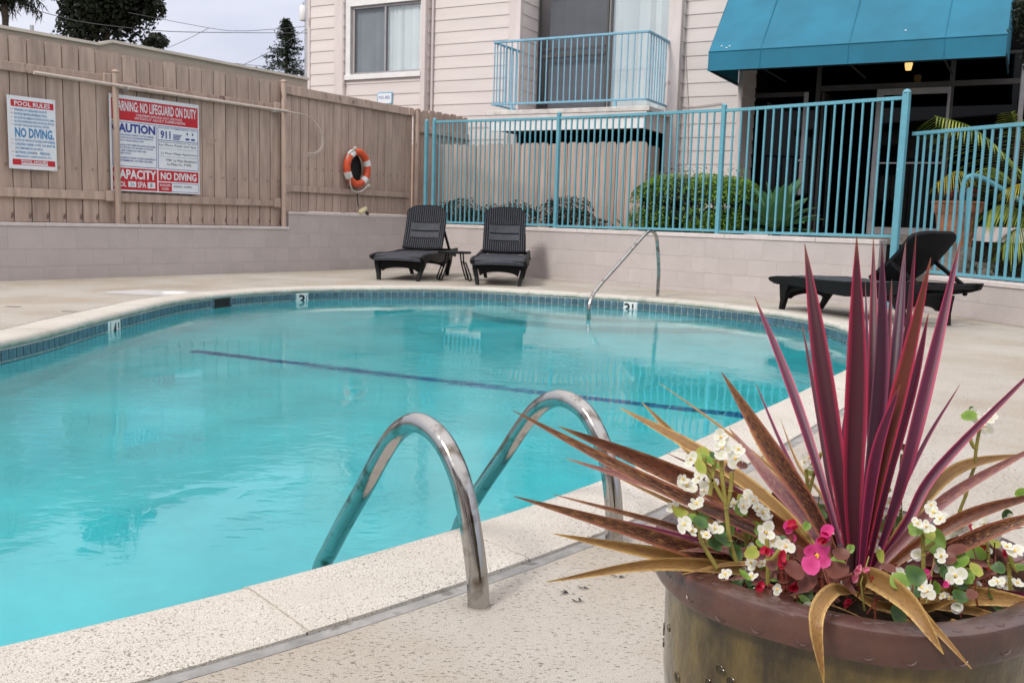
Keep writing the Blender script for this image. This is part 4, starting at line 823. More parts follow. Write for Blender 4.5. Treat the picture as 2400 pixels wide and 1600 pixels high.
for (x, y) in ((1690, 108), (1703, 113), (1709, 108), (2121, 69)):
    X = FB.px(x, y, -1.45)[0]; Zz = FB.px(x, y, -1.45)[1]; q.lathe([(0, .004), (.012, .002), (.014, -.01)], (X, AO + (ay - AO) * (Zz - zv) / (slope_top - zv), Zz + .006), 8)
part('bird_dropping', q, 'dropping', aw)
# patio fence of raw boards under the balcony
pf = ft('patio_fence', 'weathered pinkish board fence enclosing the patio below the balcony', 'fence', FB)
PYF = -.90; p0 = .0; pz = 2.13
run_pickets(pf, FB, -.9, FB.px(1497, 400, PYF)[0], .172, .66, pz, 'wood2', .008, .015, PYF, .035)
pr = FB.px(1497, 400, PYF)[0]
k = 0
yy = PYF + .02
while yy < -.1:
    h = pz - .02 - .66; me = MB().prism([(0, 0), (.162, 0), (.162, h - .035), (.13, h), (.035, h), (0, h - .035)], 'x', 0, .018).mesh('picket', 'wood2'); piece('picket', me, pf, (pr, yy, .66 + random.uniform(-.02, .01))); yy += .17
part('rail', MB().box(-.9, pr, PYF + .03, PYF + .07, 1.8, 1.88).box(-.9, pr, PYF + .03, PYF + .07, .95, 1.03), 'wood2', pf)
# ================================================================== STEPS, RIGHT
st_ = thing('concrete_steps', 'rough grey concrete steps going down to the right behind the short blue fence', 'steps', (0, 0, 0))
def yz(px_, py_, Y): p = atY(px_, py_, Y); return p.x, p.z
def stp(xr, zt, y0, y1, nm='step'):
    wpart(nm, MB().prism([(3.9, -.1), (xr - .04, -.1), (xr, -.05), (xr, zt - .02), (xr - .02, zt), (3.9, zt)], 'y', y0, y1), 'concrete', st_)
q1 = yz(2283, 580, 11.3); q2 = yz(2337, 618, 11.2); q0 = yz(2230, 556, 11.6)
stp(q0[0], q0[1], 11.34, 14.0); stp(q1[0], q1[1], 11.3, 13.4); stp(q2[0], q2[1], 11.24, 13.2); q3 = yz(2392, 650, 11.2); stp(q3[0], max(.12, q3[1]), 11.2, 13.2)
hr2 = thing('stair_handrail', 'curved pale blue handrail at the top of the concrete steps', 'handrail', (0, 0, 0))
Yh = 10.9
pp = [atY(x, y, Yh) for x, y in ((2245, 570), (2252, 500), (2257, 440), (2266, 417), (2290, 413), (2330, 432), (2400, 476), (2470, 520))]
wpart('tube', MB().tube(crom(pp, 5), .028, 10), 'blue', hr2, True)
pp = [atY(x, y, Yh + .03) for x, y in ((2262, 590), (2266, 500), (2270, 440))]; wpart('post', MB().tube(pp, .02, 8), 'blue', hr2, True)
p = atY(2310, 535, 12.6); bk = MB().box(p.x - .1, p.x + 4, 12.66, 13.6, -.2, p.z - .17); struct('earth_bank', bk, 'soil'); lw = MB().box(p.x, p.x + 3, 12.6, 12.9, p.z - .18, p.z + .02); solo('low_wall', lw, 'cap', 'low pale wall beyond the steps at the right edge, behind the palm', 'wall')
# ================================================================== HAND RAILS
M['steel'] = None
def steel():
    m, t, b, o = newmat('stainless_steel'); b.inputs['Metallic'].default_value = 1; tc = nd(t, 'ShaderNodeTexCoord')
    n = nd(t, 'ShaderNodeTexNoise'); n.inputs['Scale'].default_value = 40; n.inputs['Detail'].default_value = 6; mp = nd(t, 'ShaderNodeMapping'); mp.inputs[3].default_value = (3, 3, .35); t.links.new(tc.outputs['Object'], mp.inputs[0]); t.links.new(mp.outputs[0], n.inputs[0])
    r = nd(t, 'ShaderNodeMapRange'); r.inputs[1].default_value = .35; r.inputs[2].default_value = .75; r.inputs[3].default_value = .06; r.inputs[4].default_value = .24; t.links.new(n.outputs[0], r.inputs[0]); t.links.new(r.outputs[0], b.inputs['Roughness'])
    n2 = nd(t, 'ShaderNodeTexNoise'); n2.inputs['Scale'].default_value = 22; n2.inputs['Detail'].default_value = 5; t.links.new(tc.outputs['Object'], n2.inputs[0]); r2 = nd(t, 'ShaderNodeValToRGB'); t.links.new(n2.outputs[0], r2.inputs[0])
    r2.color_ramp.elements[0].position = .28; r2.color_ramp.elements[0].color = (.16, .13, .10, 1); r2.color_ramp.elements[1].position = .46; r2.color_ramp.elements[1].color = (.42, .415, .40, 1); t.links.new(r2.outputs[0], b.inputs['Base Color'])
    bp = nd(t, 'ShaderNodeBump'); bp.inputs['Strength'].default_value = .06; bp.inputs['Distance'].default_value = .002; t.links.new(n.outputs[0], bp.inputs['Height']); t.links.new(bp.outputs[0], b.inputs['Normal']); return m
M['steel'] = steel()
pn = Vector((-.675, .738, 0))
def ladder(bx_, by_, label, prof_):
    t = thing('grab_rail', label, 'handrail', (bx_, by_, 0), 0, 'pair of grab rails at the near pool edge')
    pts = crom([(pn.x * d, pn.y * d, z) for d, z in prof_], 8); part('tube', MB().tube(pts, .0243, 24), 'steel', t, True, shade=60)
    part('deck_flange', MB().lathe([(.0235, .003), (.0265, .002), (.028, .0)], (0, 0, 0), 24), 'concrete', t, True)
pA = [(0, -.01), (.012, .08), (.045, .20), (.085, .285), (.15, .348), (.232, .368), (.31, .335), (.375, .268), (.46, .155), (.54, .055), (.61, -.04), (.665, -.12), (.695, -.22), (.70, -.35), (.70, -.7), (.70, -1.0)]
ladder(-.055, 1.97, 'polished steel grab rail nearest the camera at the pool edge', pA)
pB = [(0, -.01), (.008, .10), (.03, .20), (.068, .275), (.13, .338), (.215, .358), (.295, .325), (.365, .255), (.45, .145), (.53, .045), (.60, -.05), (.645, -.13), (.67, -.23), (.675, -.35), (.675, -.7), (.675, -1.0)]
ladder(.287, 2.398, 'polished steel grab rail partly behind the purple leaves', pB)
for z in (-.42, -.72):
    pass
ld = thing('ladder_tread', 'submerged ladder tread between the two grab rails', 'ladder', (0, 0, 0))
a = Vector((-.055, 1.97, 0)) + pn * .69; b = Vector((.287, 2.398, 0)) + pn * .67
for z in (-.45, -.75): wpart('tread', MB().tube([(a.x, a.y, z), (b.x, b.y, z)], .022, 8), 'white', ld, True)
# far handrail
bs = gz(1541, 694); en = gz(1380, 742, SZ); dn = Vector((en.x - bs.x, en.y - bs.y, 0)); LN = dn.length; dn.normalize(); pnn = Vector((dn.y, -dn.x, 0))
def onp(x, y): v = ray(x, y); t = (bs - O).dot(pnn) / v.dot(pnn); q = O + v * t - bs; return q.dot(dn), q.z
hr = thing('pool_handrail', 'tall steel handrail running down into the pool at the far entry steps', 'handrail', tuple(bs))
pr_ = [(0, -.01), (0, .3)] + [onp(x, y) for x, y in ((1541, 575), (1537, 552), (1527, 542), (1516, 546), (1500, 562), (1450, 619), (1404, 671), (1388, 694), (1380, 722))] + [(onp(1380, 742)[0], -.13), (onp(1380, 742)[0], -.45)]
part('tube', MB().tube(crom([(dn.x * d, dn.y * d, z) for d, z in pr_], 5), .0215, 14), 'steel', hr, True, shade=60)
# ================================================================== LOUNGERS
def lounger(label, ox, oy, rot, elev, blen, group='black resin sun loungers'):
    """x = 0 at the front feet, +x towards the head end, y across (0 .. .54 between the feet)"""
    t = thing('sun_lounger', label, 'lounger', (ox, oy, 0), rot, group)
    Y0, Y1 = -.10, .64; HX = 1.19; HZ = .39
    prof_ = [(-.134, .318), (-.115, .338), (0, .355), (.25, .366), (.6, .358), (.95, .362), (1.2, .378), (1.55, .385), (1.74, .402), (1.885, .41), (1.86, .348), (1.76, .316), (1.5, .27), (1.2, .235), (.95, .218), (.7, .228), (.45, .262), (.2, .268), (0, .268), (-.10, .292)]
    for y in (Y0, Y1 - .045): part('side_rail', MB().prism(prof_, 'y', y, y + .045), 'black', t, bevel=.006)
    # seat skin with crown and turned-down foot edge
    xs = [-.128, -.11, -.05, .05, .2, .4, .6, .8, 1.0, 1.22]; zs = [.300, .330, .347, .360, .366, .366, .362, .360, .366, .370]
    v = []; f = []; ny = 14
    for x, z in zip(xs, zs):
        for k in range(ny + 1):
            u = k / ny * 2 - 1; v.append((x + (.035 * u * u if x < 0 else 0), Y0 + .04 + (Y1 - Y0 - .08) * (u + 1) / 2, z - .012 * u * u + (.004 * (k % 2) if x > .0 else 0)))
    for i in range(len(xs) - 1):
        for k in range(ny): a = i * (ny + 1) + k; f.append((a, a + 1, a + ny + 2, a + ny + 1))
    n = len(v); v += [(a, b, c - .022) for a, b, c in v]; f += [tuple(i + n for i in q)[::-1] for q in f]
    part('seat', MB().add(v, f), 'char', t, True, shade=30)
    part('foot_rim', MB().tube([(-.095 + .035 * u * u, Y0 + .03 + (Y1 - Y0 - .06) * (u + 1) / 2, .312 - .008 * u * u) for u in np.linspace(-1, 1, 13)], .022, 8), 'black', t, True)
    part('end_bar', MB().box(1.80, 1.84, Y0 + .046, Y1 - .046, .35, .395), 'black', t, bevel=.004)
    part('cross_bar', MB().box(1.18, 1.22, Y0 + .046, Y1 - .046, .26, .31), 'black', t, bevel=.004)
    # arched leg frames, front and back
    for (xf, xt, tag) in ((0.0, .10, 0), (1.61, 1.53, 1)):
        for y, sg in ((0.0, -1), (.54, 1)):
            yt = y + sg * .045
            v = []
            for z, xx, yy, wx, wy in ((0, xf, y, .026, .024), (.10, xf + (xt - xf) * .45, y + sg * .02, .033, .028), (.20, xf + (xt - xf) * .8, yt, .05, .032), (.275, xt, yt, .075, .036)):
                v += [(xx - wx, yy - wy, z), (xx + wx, yy - wy, z), (xx + wx, yy + wy, z), (xx - wx, yy + wy, z)]
            f = [(0, 3, 2, 1), (12, 13, 14, 15)] + [(4 * i + a, 4 * i + (a + 1) % 4, 4 * i + 4 + (a + 1) % 4, 4 * i + 4 + a) for i in range(3) for a in range(4)]
            part('leg', MB().add(v, f), 'black', t, bevel=.005)
        ap = [(-.03, .285)] + [(.57, .285)] + [(.52, .12)] + [(.27 + .235 * math.cos(a), .12 + .055 * math.sin(a)) for a in np.linspace(0.15, math.pi - .15, 9)] + [(.02, .12)]
        xm = xt - .03; part('apron', MB().prism(ap, 'x', xm - .015, xm + .035), 'black', t, bevel=.004)
        # brackets along the side between leg and rail
        for y in (-.045, .555):
            sgn = 1 if xf < 1 else -1
            pl_ = [(xt - .02 * sgn, .13), (xt + .04 * sgn, .19), (xt + .16 * sgn, .225), (xt + .34 * sgn, .24), (xt + .34 * sgn, .275), (xt - .05 * sgn, .275)]
            part('brace', MB().prism(pl_ if sgn > 0 else pl_[::-1], 'y', y, y + .03), 'black', t, bevel=.004)
    # backrest
    ce, se = math.cos(elev), math.sin(elev); BW0, BW1 = -.03, .57
    def bp_(l, yy, th): return (HX + l * ce - th * se, yy, HZ + l * se + th * ce)
    nl, nw = 16, 16; v = []; f = []
    for side in (0, 1):
        for i in range(nl + 1):
            for k in range(nw + 1):
                u = k / nw * 2 - 1; L = blen * (1 - .10 * u ** 4 * (i / nl) - .02 * u * u * (i / nl)) * i / nl; w = (.30 if i / nl < .93 else .30 - .02 * ((i / nl - .93) / .07) ** 2) ; curve = -.03 * math.sin(math.pi * i / nl) + .03 * u * u
                v.append(bp_(L, .27 + u * w, curve + (.016 if side == 0 else -.016)))
    m1 = (nl + 1) * (nw + 1)
    for i in range(nl):
        for k in range(nw):
            a = i * (nw + 1) + k; f.append((a, a + 1, a + nw + 2, a + nw + 1)); f.append((m1 + a, m1 + a + nw + 1, m1 + a + nw + 2, m1 + a + 1))
    for i in range(nl):
        for k in (0, nw): a = i * (nw + 1) + k; f.append((a, a + nw + 1, m1 + a + nw + 1, m1 + a) if k == 0 else (a, m1 + a, m1 + a + nw + 1, a + nw + 1))
    for k in range(nw):
        for i in (0, nl): a = i * (nw + 1) + k; f.append((a, m1 + a, m1 + a + 1, a + 1) if i == 0 else (a, a + 1, m1 + a + 1, m1 + a))
    back = part('backrest', MB().add(v, f), 'gap', t, True, shade=50)
    def cv(l, u): return -.03 * math.sin(math.pi * l / blen) + .03 * u * u
    rb = MB()
    for j in range(19):
        u = -.93 + 1.86 * j / 18; y = .27 + u * .30
        spans = [(.02, blen * .985)] if abs(u) > .72 else [(.02, .17), (.62 * blen, blen * .975)]
        for a, b in spans:
            n = 7; vv = []; ff = []
            for q in range(n + 1):
                l = a + (b - a) * q / n; l = min(l, blen * (1 - .10 * u ** 4 - .02 * u * u) - .012); h0 = cv(l, u) + .014; vv += [bp_(l, y - .0075, h0), bp_(l, y + .0075, h0), bp_(l, y + .006, h0 + .011), bp_(l, y - .006, h0 + .011)]
            for q in range(n): ff += [(4 * q + c, 4 * q + (c + 1) % 4, 4 * q + 4 + (c + 1) % 4, 4 * q + 4 + c) for c in range(4)]
            ff += [(0, 3, 2, 1), (4 * n, 4 * n + 1, 4 * n + 2, 4 * n + 3)]; rb.add(vv, ff)
    part('ribs', rb, 'char', back, kind='stuff')
    for (la_, lb_) in ((.185, .40 * blen), (.415 * blen + .012, .60 * blen)):
        v = []; f = []; n = 5; m_ = 12
        for q in range(n + 1):
            for k in range(m_ + 1):
                u = -.70 + 1.40 * k / m_; l = la_ + (lb_ - la_) * q / n; v.append(bp_(l, .27 + u * .30, cv(l, u) + .0255))
        f = [(q * (m_ + 1) + k, q * (m_ + 1) + k + 1, (q + 1) * (m_ + 1) + k + 1, (q + 1) * (m_ + 1) + k) for q in range(n) for k in range(m_)]
        nv = len(v); v += [bp_(la_ + (lb_ - la_) * q / n, .27 + (-.70 + 1.40 * k / m_) * .30, cv(la_ + (lb_ - la_) * q / n, -.70 + 1.40 * k / m_) + .014) for q in range(n + 1) for k in range(m_ + 1)]
        f += [tuple(i + nv for i in g_)[::-1] for g_ in f]
        ed = [(0, k) for k in range(m_)]
        for q in range(n): a_ = q * (m_ + 1); f.append((a_, a_ + m_ + 1, a_ + m_ + 1 + nv, a_ + nv)); a_ += m_; f.append((a_ + m_ + 1, a_, a_ + nv, a_ + m_ + 1 + nv))
        for k in range(m_): f.append((k + 1, k, k + nv, k + 1 + nv)); a_ = n * (m_ + 1) + k; f.append((a_, a_ + 1, a_ + 1 + nv, a_ + nv))
        part('back_panel', MB().add(v, f), 'char', back, True, shade=30)
    sl_ = MB()
    for l in (.43 * blen, .18):                       # rows of drain slots
        for j in range(13):
            u = -.62 + 1.24 * j / 12; y = .27 + u * .3; h0 = cv(l, u) + .0165
            sl_.add([bp_(l, y - .008, h0), bp_(l, y + .008, h0), bp_(l + .012, y + .008, h0), bp_(l + .012, y - .008, h0)], [(0, 1, 2, 3)])
    part('slots', sl_, 'rubber', back, kind='stuff')
    for y in (BW0 - .005, BW1 - .025):
        lm = blen * .42; a = Vector(bp_(lm, y, -.02)); b = Vector((HX + lm * ce + .36, y, .36)); n_ = Vector(((b - a).z, 0, -(b - a).x)).normalized() * .016
        part('prop_arm', MB().add([a - n_, b - n_, b + n_, a + n_] + [q + Vector((0, .03, 0)) for q in (a - n_, b - n_, b + n_, a + n_)], [(0, 1, 2, 3), (7, 6, 5, 4), (0, 4, 5, 1), (1, 5, 6, 2), (2, 6, 7, 3), (3, 7, 4, 0)]), 'black', t)
    for y in (Y0 - .012, Y1 + .002): part('wheel_peg', MB().tube([(1.68, y, .30), (1.68, y + .02, .30)], .022, 10), 'black', t, True)
    return t
p = gz(1832, 725); rr = math.atan2(-.896, .444)
lounger('black resin lounger in profile at right, behind the purple leaves, its back half raised', p.x, p.y, rr, math.radians(43), .68)
p = gz(890, 655); q = gz(977, 660); d = (q - p).normalized(); hd = math.atan2(d.x, -d.y) ; 
# head direction is away from the viewer: d rotated +90
hx = math.atan2(d.x, -d.y)
def back_lounger(label, pa, pb, elev, bl_, hdg):
    a = math.radians(hdg); h = Vector((math.sin(a), math.cos(a), 0)); rot = math.atan2(h.y, h.x); mid_ = (pa + pb) / 2     # +x = head direction; +y then points to the left
    o = mid_ + Vector((h.y, -h.x, 0)) * .27; return lounger(label, o.x, o.y, rot, elev, bl_)
back_lounger('left of the two charcoal loungers by the block wall, turned towards the water', gz(890, 655), gz(977, 660), math.radians(66), .70, 10)
back_lounger('right of the two charcoal loungers by the block wall, facing the camera squarely', gz(1120, 668), gz(1216, 671), math.radians(66), .70, 2)
# side table
tb = thing('side_table', 'small black folding table between the two charcoal loungers', 'table', tuple(gz(1064, 657)), math.radians(12))
part('table_top', MB().prism([(.235 * math.cos(a) * (1 - .08 * abs(math.sin(2 * a))), .19 * math.sin(a)) for a in np.linspace(0, 2 * math.pi, 28, endpoint=False)], 'z', .372, .400), 'black', tb, bevel=.008)
for y in (-.12, .12):
    for sx in (-1, 1):
        part('leg', MB().tube(crom([(sx * .10, y, .37), (sx * .115, y, .25), (sx * .15, y, .12), (sx * .185, y, .02), (sx * .205, y, .012), (sx * .222, y, .03), (sx * .185, y, .14), (sx * .135, y, .26)], 4), .0105, 6), 'black', tb, True)
# ================================================================== SHRUBS AND PLANTS BEHIND THE FENCE
def leaves_mesh(name, pts, nrm, size, m, parent, asp=.5, curl=.25, jit=.35, kind=None):
    """pts (n,3), nrm (n,3) outward; each leaf is two bent quads"""
    n = len(pts); a = rng.normal(size=(n, 3)); nr = nrm + rng.normal(size=(n, 3)) * jit; nr /= np.linalg.norm(nr, axis=1)[:, None]
    t = np.cross(nr, a); t /= np.linalg.norm(t, axis=1)[:, None]; b = np.cross(nr, t)
    L = (size * rng.uniform(.6, 1.25, n))[:, None]; Wd = L * asp
    V = np.stack([pts - t * L * .5, pts + b * Wd * .5 - nr * curl * L * .1, pts + t * L * .5 - nr * curl * L * .4, pts - b * Wd * .5 - nr * curl * L * .1], 1).reshape(-1, 3)
    me = bpy.data.meshes.new(name); F_ = np.arange(4 * n).reshape(-1, 4)
    me.vertices.add(4 * n); me.vertices.foreach_set('co', V.ravel()); me.loops.add(4 * n); me.loops.foreach_set('vertex_index', F_.ravel()); me.polygons.add(n); me.polygons.foreach_set('loop_start', np.arange(0, 4 * n, 4)); me.update(); me.validate()
    me.materials.append(M[m]); o = bpy.data.objects.new(name, me); link(o, parent)
    if kind: o['kind'] = kind
    return o
def blob(n, c, r, flat=.0, lump=.22, fill=.35, seed=0):
    """points through an uneven ellipsoid shell with outward normals"""
    g = np.random.default_rng(seed); d = g.normal(size=(n, 3)); d /= np.linalg.norm(d, axis=1)[:, None]
    k = g.normal(size=(9, 3)) * 2.3; ph = g.uniform(0, 6.28, 9); l = sum(np.sin(d @ k[i] + ph[i]) for i in range(9)) / 9 * 2
    rad = (1 + lump * l) * (1 - fill * g.uniform(0, 1, n) ** 1.6)
    p = d * rad[:, None]
    if flat: p = np.sign(p) * np.abs(p) ** (1 - flat)
    return p * np.array(r) + np.array(c), d
def multiblob(n, c, r, k, sub_r, seed, **kw):
    g = np.random.default_rng(seed); Ps = []; Ds = []
    for i in range(k):
        d = g.normal(size=3); d /= np.linalg.norm(d); q = np.array(c) + d * np.array(r) * (1 - sub_r * .6) * g.uniform(.35, 1.0)
        P, D = blob(n // k, q, np.array(r) * sub_r * g.uniform(.7, 1.25), seed=seed * 100 + i, **kw); Ps.append(P); Ds.append(D)
    return np.concatenate(Ps), np.concatenate(Ds)
def shrub(name, label, cat, fr, s, y, z, r, n, size, m, seed, stems=5, group=None, **kw):
    t = thing(name, label, cat, tuple(fr.w(s, y, z)), fr.rot, group)
    P, Dn = blob(n, (0, 0, r[2] * .95), r, seed=seed, **kw); P[:, 2] = np.maximum(P[:, 2], .01)
    leaves_mesh('foliage', P, Dn, size, m, t)
    g = random.Random(seed); mb = MB()
    for k in range(stems):
        a = g.uniform(0, 6.28); R_ = g.uniform(.3, .8); mb.tube([(0, 0, -.02), (math.cos(a) * r[0] * R_ * .4, math.sin(a) * r[1] * R_ * .4, r[2] * .7), (math.cos(a) * r[0] * R_, math.sin(a) * r[1] * R_, r[2] * 1.5)], [.014, .010, .004], 5)
    part('stems', mb, 'bark', t, True); return t
def at(fr, x, y, off): return fr.px(x, y, off)
a = FR.px(1497, 500, .75)[0]; b = FR.px(1768, 500, .75)[0]; zt = FR.px(1600, 413, .75)[1]
hc = (a + b) / 2; hr_ = (b - a) / 2
hg = thing('hedge', 'bright green clipped hedge behind the blue fence, left of the big succulent', 'hedge', tuple(FR.w(hc, .78, .70)), FR.rot)
hh = (zt - .70) / 2
P, Dn = blob(17000, (0, 0, hh), (hr_, .50, hh * 1.02), flat=.42, lump=.15, fill=.30, seed=3); leaves_mesh('foliage', P, Dn, .036, 'hedge', hg, jit=.6)
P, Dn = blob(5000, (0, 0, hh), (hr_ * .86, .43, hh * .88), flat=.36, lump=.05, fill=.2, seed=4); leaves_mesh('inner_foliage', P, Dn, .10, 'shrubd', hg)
for k in range(26):
    x_ = (k / 25 * 2 - 1) * hr_ * .85; q_ = np.array([[x_ + rng.normal() * .02, rng.normal() * .12, hh * 1.75 + i_ * .022 + rng.uniform(0, .04)] for i_ in range(9)]); leaves_mesh('shoot', q_, np.tile([[0, 0, 1.0]], (9, 1)), .038, 'hedge', hg, jit=1.2)
mb = MB()
for k in range(9): mb.tube([(-hr_ * .7 + k * hr_ * .18, 0, -.02), (-hr_ * .75 + k * hr_ * .19, .03, hh)], .012, 5)
part('stems', mb, 'bark', hg)
def sh(px0, px1, ytop, off, n, size, m, seed, name, label, cat='shrub', **kw):
    a = FR.px(px0, 500, off)[0]; b = FR.px(px1, 500, off)[0]; z = FR.px((px0 + px1) / 2, ytop, off)[1]
    return shrub(name, label, cat, FR, (a + b) / 2, off, .69, ((b - a) / 2, .28, (z - .69) / 2), n, size, m, seed, **kw)
sh(1030, 1110, 464, .55, 1500, .055, 'shrubd', 11, 'dark_shrub', 'low dark shrub behind the blue fence, right behind the left charcoal lounger', lump=.4, group='dark shrubs in the bed')
sh(1108, 1180, 476, .55, 1200, .05, 'shrubd', 12, 'dark_shrub', 'sparse dark shrub behind the blue fence, left of the right charcoal lounger', lump=.45, group='dark shrubs in the bed')
sh(1175, 1258, 470, .6, 1300, .05, 'shrubd', 13, 'dark_shrub', 'low dark shrub behind the right charcoal lounger', lump=.4, group='dark shrubs in the bed')
sh(1262, 1392, 462, .6, 2600, .05, 'shrubd', 14, 'dark_shrub', 'widest dark shrub in the bed, right beside the second blue fence post', lump=.3, group='dark shrubs in the bed')
sh(1384, 1420, 508, .5, 400, .045, 'shrubd', 15, 'dark_shrub', 'small tuft of dark leaves at the fence foot, between wide shrub and banana leaf plant', lump=.5, group='dark shrubs in the bed')
sh(1518, 1665, 392, 1.35, 2300, .05, 'shrubr', 16, 'twiggy_shrub', 'reddish twiggy shrub rising behind the bright green hedge', lump=.5, fill=.9)
# reddish spiky cordyline by the building corner
def strap(mb, base, dirv, L, w, droop=.2, n=7, fold=.25, twist=0.0, uv=True):
    base = Vector(base); d = Vector(dirv).normalized(); side = d.cross(Vector((0, 0, 1)));
    if side.length < .05: side = Vector((1, 0, 0))
    side.normalize(); side = Matrix.Rotation(twist, 3, d) @ side; up = side.cross(d).normalized(); vs = []; us = []
    for i in range(n + 1):
        t = i / n; c = base + d * L * t + Vector((0, 0, -1)) * droop * L * t * t; ww = w * (math.sin(math.pi * min(1, .18 + t * .82)) ** .7 if t < 1 else 0) * .5 + .0004
        vs += [c - side * ww, c - up * fold * ww * 0 - Vector((0, 0, 1)) * 0 + up * (-fold * ww), c + side * ww]; us += [(0, t), (.5, t), (1, t)]
    f = [(3 * i + a, 3 * i + a + 1, 3 * i + a + 4, 3 * i + a + 3) for i in range(n) for a in (0, 1)]
    mb.add(vs, f, us if uv else None)
M['spike'] = foliage('dark_red_spike', (.05, .012, .02), (.14, .03, .05), trans=.1)
t = thing('spiky_plant', 'dark red spiky plant at the building corner behind the hedge', 'plant', tuple(FR.w(FR.px(1745, 450, 1.5)[0], 1.5, .69)))
g = random.Random(5)
for k in range(22):
    mb = MB(); a = g.uniform(0, 6.28); e = g.uniform(.35, 1.3); strap(mb, (0, 0, .25), (math.cos(a) * math.cos(e), math.sin(a) * math.cos(e), math.sin(e)), g.uniform(.55, .8), .022, .15, uv=False); part('leaf', mb, 'spike', t)
part('trunk', MB().tube([(0, 0, 0), (0, 0, .28)], .02, 6), 'bark', t)
# agave with broad leaves
def agave_mat(name, c1, c2, c3, sc=1.0):
    m, t, b, o = newmat(name); uv = nd(t, 'ShaderNodeUVMap'); sp = nd(t, 'ShaderNodeSeparateXYZ'); t.links.new(uv.outputs[0], sp.inputs[0])
    n = nd(t, 'ShaderNodeTexNoise'); n.inputs['Scale'].default_value = 5; tc = nd(t, 'ShaderNodeTexCoord'); t.links.new(tc.outputs['Object'], n.inputs[0])
    ad = nd(t, 'ShaderNodeMath', operation='MULTIPLY_ADD'); ad.inputs[1].default_value = .5; t.links.new(n.outputs[0], ad.inputs[0]); t.links.new(sp.outputs[1], ad.inputs[2])
    r = nd(t, 'ShaderNodeValToRGB'); t.links.new(ad.outputs[0], r.inputs[0]); r.color_ramp.elements[0].position = .2; r.color_ramp.elements[0].color = (*c2, 1); r.color_ramp.elements[1].position = 1.2 if False else .9; r.color_ramp.elements[1].color = (*c1, 1)
    e = r.color_ramp.elements.new(.55); e.color = (*c3, 1)
    t.links.new(r.outputs[0], b.inputs['Base Color']); b.inputs['Roughness'].default_value = .5; b.inputs['Specular IOR Level'].default_value = .3
    tr = nd(t, 'ShaderNodeBsdfTranslucent'); t.links.new(r.outputs[0], tr.inputs[0]); mx = nd(t, 'ShaderNodeMixShader'); mx.inputs[0].default_value = .2; t.links.new(b.outputs[0], mx.inputs[1]); t.links.new(tr.outputs[0], mx.inputs[2]); t.links.new(mx.outputs[0], o.inputs[0]); return m
M['agave'] = agave_mat('succulent_leaf', (.09, .20, .085), (.30, .42, .16), (.15, .29, .13))
def broadleaf(mb, base, az, el, L, w, droop, cup=.35, n=9, m_=6):
    base = Vector(base); d = Vector((math.cos(az) * math.cos(el), math.sin(az) * math.cos(el), math.sin(el))); side = Vector((-math.sin(az), math.cos(az), 0)); up = side.cross(d) * -1
    vs = []; us = []
    for i in range(n + 1):
        t = i / n; c = base + d * L * t - Vector((0, 0, 1)) * droop * L * t ** 2.2; ww = w * .5 * (min(1, .35 + 1.3 * t) if t < .5 else math.cos((t - .5) * math.pi) ** .75) + .0005
        for k in range(m_ + 1):
            u = k / m_ * 2 - 1; vs.append(c + side * u * ww + up * cup * ww * u * u); us.append((k / m_, t))
    f = [(i * (m_ + 1) + k, i * (m_ + 1) + k + 1, (i + 1) * (m_ + 1) + k + 1, (i + 1) * (m_ + 1) + k) for i in range(n) for k in range(m_)]
    mb.add(vs, f, us)
s = FR.px(1822, 500, .75)[0]; ag = thing('agave', 'large grey green broad leaved succulent behind the blue fence, right of the hedge', 'agave', tuple(FR.w(s, .75, .70)), FR.rot)
g = random.Random(9); ring = 0
for (cnt, el, L, w, dr) in ((8, .10, .54, .20, .05), (8, .42, .60, .22, .10), (8, .75, .64, .23, .10), (6, 1.08, .66, .21, .05), (3, 1.38, .60, .15, .0)):
    for k in range(cnt):
        az = 6.283 * (k + ring * .37) / cnt + g.uniform(-.15, .15); mb = MB(); broadleaf(mb, (math.cos(az) * .04, math.sin(az) * .04, .10 + .03 * ring), az, el + g.uniform(-.1, .1), L * g.uniform(.85, 1.1), w * g.uniform(.75, 1.15), dr + g.uniform(0, .12)); part('leaf', mb, 'agave', ag, True, shade=0)
    ring += 1
part('stem', MB().tube([(0, 0, -.01), (0, 0, .2)], [.06, .05], 8), 'bark', ag)
M['yleaf'] = agave_mat('yellow_green_leaf', (.06, .13, .03), (.34, .36, .06), (.16, .26, .05))
s = FR.px(1468, 520, .35)[0]; bp2 = thing('broad_leaf_plant', 'small plant with few wide yellow green leaves at the left end of the hedge', 'plant', tuple(FR.w(s, .35, .70)), FR.rot)
for az, el, L, w, dr in ((3.0, .5, .30, .11, .3), (3.5, 1.0, .30, .10, .2), (2.6, .15, .24, .11, .2), (.4, .9, .28, .09, .2), (1.3, 1.2, .34, .09, .1), (4.2, .4, .25, .10, .3)):
    mb = MB(); broadleaf(mb, (0, 0, .02), az, el, L, w, dr); part('leaf', mb, 'yleaf', bp2, True)
